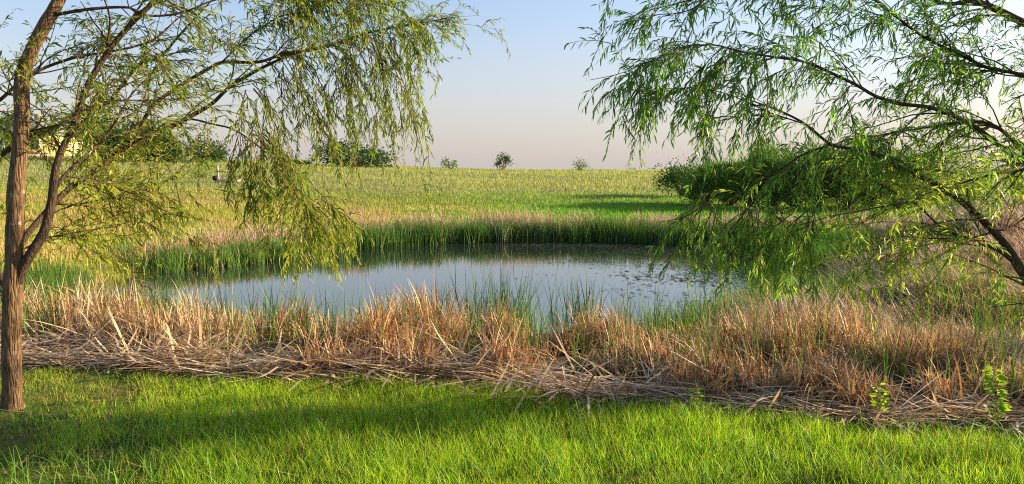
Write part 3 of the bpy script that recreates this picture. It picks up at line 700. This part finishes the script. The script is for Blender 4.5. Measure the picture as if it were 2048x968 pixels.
    w.shoots(E, 7, (.4, .9), .3, 8, (.15, .35), up=-.2, bias=(.3, 0, -.2), tdroop=.6, pal=LY, **dn)
    w.shoots(C, 9, (.3, .8), .3, 8, (.15, .35), t0=.15, t1=.5, up=-.3, bias=(.3, .2, -.2), tdroop=.6, pal=LY, **dn)
    w.shoots(Fb, 8, (.3, .8), .3, 8, (.15, .35), t0=.3, t1=.6, up=.2, tdroop=.6, pal=LG + LY, **dn)
    w.shoots(G, 12, (.3, .9), .5, 10, (.15, .4), t0=0, t1=.3, up=.2, bias=(-.4, 0, 0), tdroop=1, pal=LG, **dn)
    w.finish((.16, .10, .05))
left_willow()

# ------------------------------------------------------------------ right willow
def right_willow():
    D = 6.2; bx, by = 5.35, 6.5; z0 = float(H(np.array([bx]), np.array([by]))[0])
    root = empty("willow_tree", (bx, by, z0), "willow reaching in from the right edge with dark arching limbs and leaves over the bank", "tree")
    def px_of(p): return None
    base = [np.array([bx, by, z0 - .1, .14]), np.array([bx, by, z0 + .1, .11]), np.array([bx - .05, by, z0 + .45, .10])]
    path = smooth_path(base + [np.array([bx + .05, by - .05, 1.4, .085]), np.array([bx + .1, by, 2.4, .07]), np.array([bx - .05, by, 3.4, .05]), np.array([bx, by + .1, 4.8, .02])], .05)
    V, f, c = tube(path, 16, .1, 4); mesh_obj("trunk", V, f, M_bark, c, root, smooth=True); tr = path
    def l2(start, pts, seed):
        q = [np.array(start)] + [np.append(P(a, b, d), w * .42 * d / F) for a, b, d, w in pts]
        path = smooth_path(q, .05); V, f, c = tube(path, 9, .06, seed); mesh_obj("branch", V, f, M_bark2, c, root, smooth=True); return path
    R1 = l2((bx - .03, by, .45, .05), [(2110, 610, D, 26), (2046, 545, D, 24), (2018, 500, D, 19), (1984, 460, D, 17), (1935, 413, D, 15), (1894, 382, D, 14), (1847, 356, D - .05, 13), (1801, 336, D - .1, 11), (1755, 310, D - .15, 9), (1703, 297, D - .2, 8),
                                 (1662, 289, D - .25, 7), (1610, 248, D - .3, 5.5), (1560, 222, D - .3, 4.5), (1500, 200, D - .3, 3)], 21)
    R1b = limb([(1662, 289, D - .25, 5), (1605, 310, D - .3, 4.5), (1558, 341, D - .35, 4), (1500, 375, D - .4, 3), (1450, 415, D - .4, 2)], root, seed=22)
    R2 = l2((bx + .02, by, 1.2, .045), [(2140, 370, D, 20), (2048, 322, D, 15), (2013, 300, D, 13), (1977, 274, D, 12), (1940, 248, D - .05, 11), (1868, 217, D - .15, 9.5), (1796, 207, D - .25, 9), (1749, 191, D - .3, 8), (1713, 170, D - .35, 7.5), (1661, 145, D - .4, 7),
                                   (1610, 124, D - .45, 6), (1548, 114, D - .5, 5), (1481, 103, D - .6, 4.5), (1429, 90, D - .65, 3.5), (1370, 95, D - .7, 2.5), (1300, 125, D - .7, 1.8)], 23)
    R2b = limb([(2100, 340, D, 10), (2048, 306, D, 9), (2023, 279, D, 8.5), (1992, 253, D, 8), (1950, 243, D, 7), (1890, 250, D, 5), (1820, 260, D, 4), (1740, 275, D, 3)], root, seed=24)
    R3 = l2((bx + .08, by, 2.0, .04), [(2150, 200, D, 13), (2048, 152, D, 9), (1971, 134, D, 8), (1920, 108, D, 8), (1884, 93, D - .1, 7), (1837, 67, D - .2, 6.5), (1796, 36, D - .3, 6), (1750, 0, D - .4, 5), (1690, -40, D - .5, 4), (1600, -60, D - .6, 3)], 25)
    R4 = l2((bx + .05, by, 2.6, .04), [(2150, 90, D, 20), (2048, 46, D, 17), (1997, 21, D, 16), (1946, 2, D, 12), (1894, 8, D, 9), (1830, -10, D, 8), (1700, -30, D - .2, 7), (1560, -30, D - .4, 5), (1440, -20, D - .5, 3.5), (1380, 0, D - .6, 3), (1300, 20, D - .6, 2)], 26)
    R5 = limb([(2022, 520, D, 9), (2000, 502, D - .1, 9), (1972, 490, D - .15, 8.5), (1941, 477, D - .2, 8), (1910, 468, D - .2, 7), (1879, 450, D - .25, 6), (1854, 428, D - .3, 5), (1829, 406, D - .3, 4), (1790, 385, D - .3, 3), (1740, 360, D - .3, 2)], root, seed=27)
    R5b = limb([(1990, 462, D, 5), (1941, 476, D - .1, 4.5), (1863, 477, D - .2, 3.5), (1798, 474, D - .3, 2.6), (1735, 490, D - .3, 1.8)], root, seed=28)
    R5c = limb([(1990, 462, D, 5), (2020, 456, D + .1, 5), (2060, 430, D + .2, 5), (2100, 420, D + .3, 4)], root, seed=29)
    R6 = limb([(2048, 325, D, 6), (2025, 340, D - .2, 6), (1971, 352, D - .25, 5), (1910, 370, D - .3, 4.5), (1860, 385, D - .35, 4), (1817, 403, D - .4, 3.8), (1739, 418, D - .45, 3.2), (1661, 433, D - .5, 2.4), (1600, 450, D - .5, 1.6)], root, seed=30)
    R7 = limb([(1400, 88, D - .65, 2.6), (1360, 95, D - .7, 2.4), (1300, 122, D - .8, 2), (1240, 147, D - .85, 1.6), (1180, 160, D - .9, 1.2)], root, seed=31)
    R8 = limb([(1430, -20, D - .5, 3), (1380, 20, D - .6, 2.5), (1310, 30, D - .7, 2), (1250, 40, D - .75, 1.4)], root, seed=32)
    R9 = limb([(1610, 248, D - .3, 3.5), (1540, 225, D - .4, 3), (1460, 190, D - .5, 2.5), (1380, 175, D - .6, 2), (1300, 190, D - .65, 1.4)], root, seed=33)
    R10 = limb([(1650, 292, D - .25, 3), (1610, 330, D - .3, 2.4), (1580, 380, D - .35, 2), (1560, 440, D - .4, 1.4)], root, seed=34)
    w = Willow(root); dn = dict(leafL=.076, gap=.0215)
    for pth, n in ((R2, 18), (R3, 34), (R4, 34), (R1, 4), (R2b, 14), (R9, 5)):
        w.shoots(pth, n, (.35, .9), .45, 7, (.15, .4), t0=.2, up=.15, bias=(-.3, 0, 0), tdroop=1.2, pal=RG, **dn)
    w.shoots(tr, 34, (.5, 1.2), .3, 9, (.2, .5), t0=.52, up=.2, pal=RG + RY, **dn)
    w.twigs(R7, 20, (.10, .34), 2.2, pal=RG, out=.8, bias=(-.2, 0, -.2), **dn)
    w.twigs(R8, 22, (.10, .30), 1.8, pal=RG, out=.8, bias=(-.2, 0, -.1), **dn)
    w.twigs(R9, 34, (.15, .40), 1.8, pal=RG, out=.8, bias=(-.2, 0, -.2), **dn)
    w.twigs(R2, 46, (.15, .42), 1.8, t0=.55, pal=RG, out=.6, bias=(-.2, 0, -.1), **dn)
    w.twigs(R1b, 12, (.15, .35), 1.8, pal=RG, **dn)
    def drop(px, py, d, n, L, wid, pal=RG, dr=1.8, tw=(.12, .32), per=8, dx=-.15):
        for _ in range(n):
            a = P(px + random.gauss(0, wid), py + random.gauss(0, 10), d + random.gauss(0, .22))
            ln = random.uniform(*L); K = max(6, int(ln / .08)); dd = np.array([random.gauss(dx, .25), random.gauss(0, .25), -.3]); p = a; pts = [np.append(p, .005)]
            for k in range(K):
                dd = dd + np.array([0, 0, -1]) * dr * ln / K + rng.normal(size=3) * .10; dd /= np.linalg.norm(dd); p = p + dd * ln / K; pts.append(np.append(p, .005 * (1 - .8 * (k + 1) / K)))
            pts = np.array(pts); w.sub.append(pts); w.twigs(pts, per, tw, 2.0, pal=pal, out=.9, spread=.6, t0=.05, **dn)
    drop(1430, 100, D - .65, 5, (.35, .7), 25, dx=-.5); drop(1350, 110, D - .75, 3, (.25, .5), 20, dx=-.4); drop(1500, 110, D - .6, 4, (.3, .6), 30); drop(1600, 130, D - .5, 3, (.3, .6), 30)
    drop(1290, 140, D - .8, 3, (.15, .35), 16, dx=-.3); drop(1700, 180, D - .4, 3, (.3, .6), 30); drop(1500, 210, D - .4, 3, (.25, .45), 30); drop(1420, 190, D - .5, 3, (.2, .38), 22); drop(1340, 190, D - .6, 3, (.15, .3), 18)
    drop(1408, 395, D - .45, 9, (.4, .66), 10, RG + RG + RY, per=10, tw=(.08, .2)); drop(1505, 415, D - .4, 11, (.4, .68), 12, RG + RG + RY, per=11, tw=(.08, .2)); drop(1560, 420, D - .4, 5, (.3, .5), 14, RG, per=9); drop(1622, 420, D - .5, 7, (.5, .75), 7, RG + RG + RY, per=12, tw=(.08, .2))
    drop(1560, 330, D - .35, 2, (.25, .45), 26, RG, per=7); drop(1640, 320, D - .3, 2, (.2, .4), 26, RG + RY, per=7)
    for pth, n, t0 in ((R1, 7, .2), (R5, 20, .2), (R6, 9, .1), (R5b, 8, .2), (R10, 1, .1)):
        w.shoots(pth, n, (.25, .75), .4, 8, (.12, .36), t0=t0, up=.05, tdroop=1.0, pal=RY, bias=(-.2, .1, 0), **dn)
    w.shoots(R5c, 5, (.3, .7), .4, 8, (.12, .36), up=.3, pal=RY, **dn); w.shoots(R2b, 12, (.3, .7), .4, 8, (.12, .36), up=.1, pal=RG + RY, **dn)
    w.shoots(R2, 14, (.3, .7), .5, 8, (.12, .36), t0=0., t1=.4, up=.1, pal=RG + RY, **dn); w.shoots(R3, 14, (.3, .8), .5, 8, (.12, .4), t0=0., t1=.7, up=.1, pal=RG + RY, **dn)
    w.finish((.13, .11, .055))
right_willow()

# ------------------------------------------------------------------ shrubs and distant trees
def shrub(name, loc, h, wd, n, ls, pal, label, cat, group=None, stem=.06, low=.1, nl=9, asp=.5, sigma=.16, upright=False, seed=0, stemcol=(.14, .10, .06)):
    rr = np.random.default_rng(100 + seed); x, y, z = loc
    e = empty(name, loc, label, cat, group); tips = []; parts = []
    for i in range(nl):
        a = rr.uniform(0, 6.283); rad = wd * .5 * math.sqrt(rr.uniform(.02, .75)); hh = h * rr.uniform(low + .2, .88)
        if not upright: hh = h * (low + (0.88 - low) * rr.uniform(.25, 1) * math.sqrt(max(.05, 1 - (rad / (wd * .56)) ** 2)))
        t = np.array([x + math.cos(a) * rad, y + math.sin(a) * rad, z + hh]); tips.append(t)
        b0 = np.array([x + rr.normal(0, stem * .6), y + rr.normal(0, stem * .6), z - .05]); mid = (b0 * .55 + t * .45) + rr.normal(0, .05 * h, 3) * np.array([1, 1, .3])
        parts.append(tube(smooth_path([np.append(b0, stem), np.append(mid, stem * .6), np.append(t, stem * .15)], h * .09), 6, .08, i, stemcol))
    V, f, c = cat_geo(parts); mesh_obj("trunk" if stem > .05 else "stems", V, f, M_twig, c, e)
    tips = np.array(tips); i = rr.integers(0, len(tips), n)
    sg = np.array([wd, wd, h * .9]) * sigma * rr.uniform(.6, 1.3, len(tips))[i][:, None]
    p = tips[i] + rr.normal(size=(n, 3)) * sg
    p[:, 2] = np.maximum(p[:, 2], z + h * low * rr.uniform(.3, 1, n))
    d = unit(p - np.array([x, y, z + h * .3]) + rr.normal(size=(n, 3)) * h * .3) + np.array([0, 0, .9 if upright else .1])
    pal = np.array(pal); cc = pal[rr.integers(0, len(pal), n)] * rr.uniform(.75, 1.25, (n, 1)) * rr.uniform(.75, 1.25, len(tips))[i][:, None]
    L_ = ls * rr.uniform(.6, 1.3, n)
    V, f, c = leafs(p, d, L_, L_ * asp, cc); mesh_obj("crown" if stem > .05 else "foliage", V, f, M_shrub, c, e)
    return e
def gz(x, y): return float(H(np.array([x]), np.array([y]))[0])
def at(px, d): x = (px - 1024) / F * d; return (x, d, gz(x, d))
DK = [(0.03, 0.065, 0.02), (0.045, 0.09, 0.025), (0.08, 0.14, 0.035)]
MD = [(0.12, 0.21, 0.05), (0.16, 0.26, 0.06), (0.09, 0.17, 0.04)]
g = "young trees on the hill crest"
shrub("sapling", at(902, 112), 1.8, 1.9, 520, .2, MD, "low young tree on the hill crest, leftmost of the three", "tree", g, .04, .05, 12, seed=1)
shrub("sapling", at(1006, 112), 2.8, 2.4, 800, .23, DK, "largest and darkest young tree standing alone on the hill crest in the middle", "tree", g, .05, .1, 12, seed=2, sigma=.12)
shrub("sapling", at(1160, 112), 2.0, 2.1, 460, .2, MD, "small airy young tree on the hill crest, rightmost of the three", "tree", g, .04, .1, 12, seed=3)
g = "wispy weeds on the hill crest"
for px, hh, s in ((1254, 1.0, 4), (1271, .7, 5), (1305, .7, 6)):
    shrub("weed", at(px, 122), hh, 1.0, 30, .2, MD, "wispy weed poking above the hill crest right of the three young trees", "weed", g, .02, .3, 4, seed=s)
shrub("round_bush", at(414, 105), 3.1, 4.4, 2400, .32, DK, "round dark bush on the crest left of the hanging willow curtain", "bush", None, .08, .02, 22, seed=7)
shrub("round_bush", at(607, 118), 1.0, 2.2, 500, .3, DK, "lowest dark bush peeping over the crest between the willow curtains", "bush", None, .05, .02, 8, seed=8)
shrub("round_bush", at(708, 110), 3.9, 8.2, 4200, .36, DK, "wide dark bush on the crest behind the hanging willow twigs", "bush", None, .09, .02, 30, seed=9)
shrub("oak_tree", at(334, 100), 3.5, 4.2, 3000, .34, DK, "dark round tree on the crest, nearest the open sky right of the house", "tree", "dark trees beside the house", .12, .06, 22, seed=10)
shrub("oak_tree", at(284, 98), 5.4, 5.0, 3800, .36, DK, "dark tree beside the house, second from its wall", "tree", "dark trees beside the house", .16, .08, 26, seed=11)
shrub("oak_tree", at(222, 92), 6.4, 5.4, 4200, .36, DK + MD[:1], "tallest dark tree right against the yellow house", "tree", "dark trees beside the house", .2, .1, 28, seed=12)
shrub("oak_tree", at(-30, 92), 6.6, 5.4, 3800, .36, MD, "mid green tree left of the house behind the willow trunk", "tree", None, .2, .08, 26, seed=13)
shrub("field_bush", at(408, 66), 1.7, 2.6, 1500, .16, [(0.26, 0.36, 0.05), (0.20, 0.30, 0.05)], "light green feathery bush in the field left of the wooden post", "bush", None, .03, .02, 22, seed=14, asp=.25)
shrub("small_tree", at(1366, 52), 2.35, 2.9, 3200, .17, MD + DK, "small bushy tree with a bare forked stem at the left end of the thicket", "tree", None, .06, .22, 22, seed=15, sigma=.13)
# thicket
THK = [(0.06, 0.15, 0.03), (0.09, 0.20, 0.035), (0.16, 0.27, 0.05), (0.21, 0.32, 0.05)]
names = ["leftmost shrub of the thicket, low and dark beside the small tree", "second shrub of the thicket, behind the leftmost hanging twigs", "third shrub of the thicket, rising behind willow leaves",
         "pointed shrub in the thicket left of its highest top", "tallest pointed shrub in the middle of the thicket", "broad shrub right of the tallest top of the thicket",
         "reddish green shrub in the right half of the thicket", "dark shrub of the thicket above the pink dry reeds", "rightmost shrub of the thicket beside the yellow leaves"]
for i, (px, d, hh, ww) in enumerate([(1412, 46, 2.8, 2.6), (1455, 45, 3.2, 3.0), (1500, 44, 3.4, 2.6), (1548, 44, 4.3, 2.4), (1590, 42, 3.7, 2.4), (1640, 43, 4.5, 2.6), (1692, 42, 3.7, 2.6), (1745, 43, 4.3, 2.6), (1800, 41, 3.5, 3.0)]):
    pal = THK + ([(0.26, 0.17, 0.07), (0.20, 0.14, 0.06)] if i == 6 else []) + ([(0.27, 0.36, 0.05), (0.22, 0.32, 0.05)] if i in (1, 3, 5, 7) else [])
    shrub("thicket_shrub", at(px, d), hh * .80, ww * 1.1, 5200, .42, pal, names[i], "shrub", "willow shrubs of the thicket beyond the right bank", .035, .0, 30, asp=.10, upright=True, seed=20 + i, sigma=.11)
for i, (px, d, hh, ww, lab) in enumerate([(1900, 36, 2.4, 3.4, "yellow green shrub behind the right willow limbs"), (1985, 34, 2.2, 3.2, "bright shrub at the right edge behind the willow limb"), (1850, 60, 3.5, 5, "darker far shrub seen through the right willow"), (1960, 62, 3.8, 6, "rightmost far shrub seen through the willow")]):
    shrub("bank_shrub", at(px, d), hh, ww, 2600, .2, [(0.22, 0.32, 0.05), (0.16, 0.26, 0.04)] if i < 2 else MD, lab, "shrub", None, .035, .0, 22, asp=.25, seed=40 + i)
# trees beyond the right edge of the frame that throw the long evening shade
for i, (x, y, hh, ww) in enumerate([(12.5, 4.7, 3.4, 2.8), (16.5, 3.6, 4.2, 3.4)]):
    shrub("shade_tree", (x, y, gz(x, y)), hh, ww, 4200, .16 if i < 2 else .3, MD, ["first small tree beyond the right edge beside the lawn", "second tree beyond the right edge beside the lawn"][i], "tree", None, .09, .1, 22, seed=50 + i)

# ------------------------------------------------------------------ leafy weeds at the grass edge
def seedling(px, py, tip_y, n, lab, lf=.05, lean=0.1, extra=0):
    g = PZ(px, py, 0.0); d = g[1]; z0 = gz(g[0], g[1]); h = P(px, tip_y, d)[2] - z0
    e = empty("seedling", (g[0], g[1], z0), lab, "seedling", None)
    path = [np.array([g[0], g[1], z0 - .02, .004])]
    for k in range(1, 7):
        t = k / 6; path.append(np.array([g[0] + lean * h * math.sin(t * 3.2) * .6 + (random.random() - .5) * .012, g[1] + (random.random() - .5) * .02, z0 + h * t, .0042 * (1 - .7 * t)]))
    sp = smooth_path(path, .02); parts = [tube(sp, 5, 0, 1, (.22, .12, .06))]
    B, Dv, Ls = [], [], []
    for k in range(n):
        t = random.uniform(.16, 1) ** .9 * (len(sp) - 1); i = min(int(t), len(sp) - 1); a = random.uniform(0, 6.283)
        up = random.uniform(.1, .7)
        dv = np.array([math.cos(a), math.sin(a), up]); stl = random.uniform(.005, .03)
        B.append(sp[i, :3] + dv * stl); Dv.append(dv); Ls.append(lf * random.uniform(.55, 1.15))
        parts.append(tube(np.array([np.append(sp[i, :3], .0015), np.append(sp[i, :3] + dv * stl, .001)]), 3, 0, 1, (.25, .3, .06)))
    V, f, c = cat_geo(parts); mesh_obj("stem", V, f, M_twig, c, e)
    Ls = np.array(Ls); V, f, c = leafs(np.array(B), np.array(Dv), Ls, Ls * .48, pick([(0.25, 0.38, 0.03), (0.18, 0.31, 0.03), (0.32, 0.43, 0.04)], len(Ls), .12)); mesh_obj("leaves", V, f, M_leaf, c, e)
seedling(1982, 858, 738, 110, "tallest bright yellow green seedling by the litter near the right edge", .062)
seedling(1750, 846, 765, 55, "middle seedling with thin zigzag top at the edge of the reed litter", .05, .15)
seedling(1388, 822, 768, 34, "smallest seedling at the litter edge below the middle of the right bank", .05, .1)

# ------------------------------------------------------------------ wooden trough with post and rail
M_wood = plain_mat("weathered_wood", (0.46, 0.34, 0.22), .8, .3, 9); M_drum = plain_mat("black_drum", (0.012, 0.012, 0.013), .6, .3, 5); M_conc = plain_mat("grey_trough", (0.42, 0.38, 0.36), .85, .2, 4)
def rbox(c, s, rot=0.0):
    x, y, z = s; v = []
    bv = min(s) * .12
    pts = []
    for zz, ins in ((-z / 2, bv), (-z / 2 + bv, 0), (z / 2 - bv, 0), (z / 2, bv)):
        for sx, sy in ((-1, -1), (1, -1), (1, 1), (-1, 1)): pts.append((sx * (x / 2 - ins), sy * (y / 2 - ins), zz))
    V = np.array(pts); ca, sa = math.cos(rot), math.sin(rot)
    V = np.stack([V[:, 0] * ca - V[:, 1] * sa, V[:, 0] * sa + V[:, 1] * ca, V[:, 2]], 1) + np.array(c)
    q = [[3, 2, 1, 0], [12, 13, 14, 15]]
    for r_ in range(3):
        for k in range(4): a = r_ * 4 + k; b_ = r_ * 4 + (k + 1) % 4; q.append([a, b_, b_ + 4, a + 4])
    return V, [np.array(q)], np.ones((16, 3)) * .4
def trough():
    x, y, z = at(436, 60); e = empty("water_trough", (x, y, z), "low wooden trough with upright post and rail in the field left of the willow curtain", "trough")
    z += .12
    def cyl(a, b, r, s=10): return tube(np.array([np.append(a, r), np.append((np.array(a) + np.array(b)) / 2, r * .97), np.append(b, r * .9)]), s, .06, 3)
    V, f, c = cyl((x + .1, y, z - .2), (x + .04, y, z + 1.15), .10); mesh_obj("post", V, f, M_wood, c, e)
    V, f, c = cyl((x + .05, y - .09, z + .72), (x + .95, y - .05, z + .76), .06); mesh_obj("rail", V, f, M_wood, c, e)
    V, f, c = cyl((x - .1, y - .25, z + .22), (x - .05, y + .35, z + .22), .19, 18); mesh_obj("drum", V, f, M_drum, c, e)
    parts = [rbox((x + .95, y - .2, z + .03), (2.0, .07, .20)), rbox((x + .95, y + .4, z + .03), (2.0, .07, .20)), rbox((x - .02, y + .1, z + .0), (.09, .52, .26)), rbox((x + 1.92, y + .1, z + .03), (.09, .52, .20))]
    V, f, c = cat_geo(parts); mesh_obj("basin", V, f, M_conc, c, e)
    V, f, c = rbox((x + .95, y + .1, z + .07), (1.84, .5, .02)); mesh_obj("plank", V, f, M_wood, c, e)
trough()

# ------------------------------------------------------------------ house on the hill
M_wall = plain_mat("yellow_stucco", (0.66, 0.50, 0.22), .9, .08, 2); M_roof = plain_mat("grey_shingles", (0.20, 0.21, 0.23), .9, .25, 12); M_trim = plain_mat("white_trim", (0.78, 0.74, 0.66), .7, .05, 3)
M_glass = plain_mat("dark_glass", (0.03, 0.035, 0.04), .08, .2, 2, spec=.6); M_stone = plain_mat("chimney_stone", (0.42, 0.34, 0.26), .9, .3, 10)
def house():
    d = 106.0; x0, x1 = (-45 - 1024) / F * d, (107 - 1024) / F * d; w = x1 - x0; cx = (x0 + x1) / 2; z = gz(cx, d) + .1
    e = empty("house", (cx, d, z), "yellow single storey house with grey roof on the hill behind the left willow", "house")
    V, f, c = rbox((cx, d + 4, z + 1.25), (w, 8, 3.1)); mesh_obj("wall", V, f, M_wall, c, e)
    # hipped roof with overhang
    ow, oy0, oy1, zb, zt = w / 2 + .4, d - 2.2, d + 8.4, z + 2.8, z + 4.9
    rv = np.array([(cx - ow, oy0, zb), (cx + ow, oy0, zb), (cx + ow, oy1, zb), (cx - ow, oy1, zb), (cx - ow, oy0, zb + .15), (cx + ow, oy0, zb + .15), (cx + ow, oy1, zb + .15), (cx - ow, oy1, zb + .15),
                   (cx - w * .22, d + 3, zt), (cx + w * .22, d + 3, zt)])
    roof = mesh_obj("roof", rv, [np.array([(3, 2, 1, 0), (0, 1, 5, 4), (1, 2, 6, 5), (2, 3, 7, 6), (3, 0, 4, 7), (4, 5, 9, 8), (6, 7, 8, 9)]), np.array([(5, 6, 9), (7, 4, 8)])], M_roof, None, e)
    V, f, c = rbox((cx + w * .12, d + 4.2, z + 5.0), (.8, .7, 1.6)); V = V - np.array(e.location); ch = mesh_obj("chimney", V, f, M_stone, c); ch.parent = roof
    for k in range(5):
        xx = cx - w / 2 + .4 + k * (w - .8) / 4
        V, f, c = rbox((xx, d - 1.8, z + 1.3), (.22, .22, 3.0)); mesh_obj("porch_column", V, f, M_trim, c, e)
    V, f, c = rbox((cx, d - 1.1, z - .02), (w + .3, 2.1, .35)); mesh_obj("porch_floor", V, f, M_stone, c, e)
    V, f, c = cat_geo([rbox((cx - w * .12, d - 1.83, z + .75), (w * .7, .07, .09)), rbox((cx - w * .12, d - 1.83, z + .35), (w * .7, .07, .07))]); mesh_obj("porch_rail", V, f, M_trim, c, e)
    for k, xx in enumerate((cx - w * .36, cx - w * .14, cx + w * .30)):
        V, f, c = cat_geo([rbox((xx - .62, d - .04, z + 1.5), (.12, .12, 1.5)), rbox((xx + .62, d - .04, z + 1.5), (.12, .12, 1.5)), rbox((xx, d - .04, z + 2.2), (1.12, .12, .12)), rbox((xx, d - .05, z + .8), (1.4, .16, .12)), rbox((xx, d - .03, z + 1.5), (.06, .08, 1.3))])
        wf = mesh_obj("window", V, f, M_trim, c, e)
        V, f, c = rbox((xx, d - .005, z + 1.5), (1.12, .04, 1.3)); V = V - np.array(e.location); pn = mesh_obj("pane", V, f, M_glass, c); pn.parent = wf
    V, f, c = rbox((cx + w * .07, d - .03, z + 1.15), (1.0, .1, 2.1)); dr = mesh_obj("door", V, f, M_stone, c, e)
house()
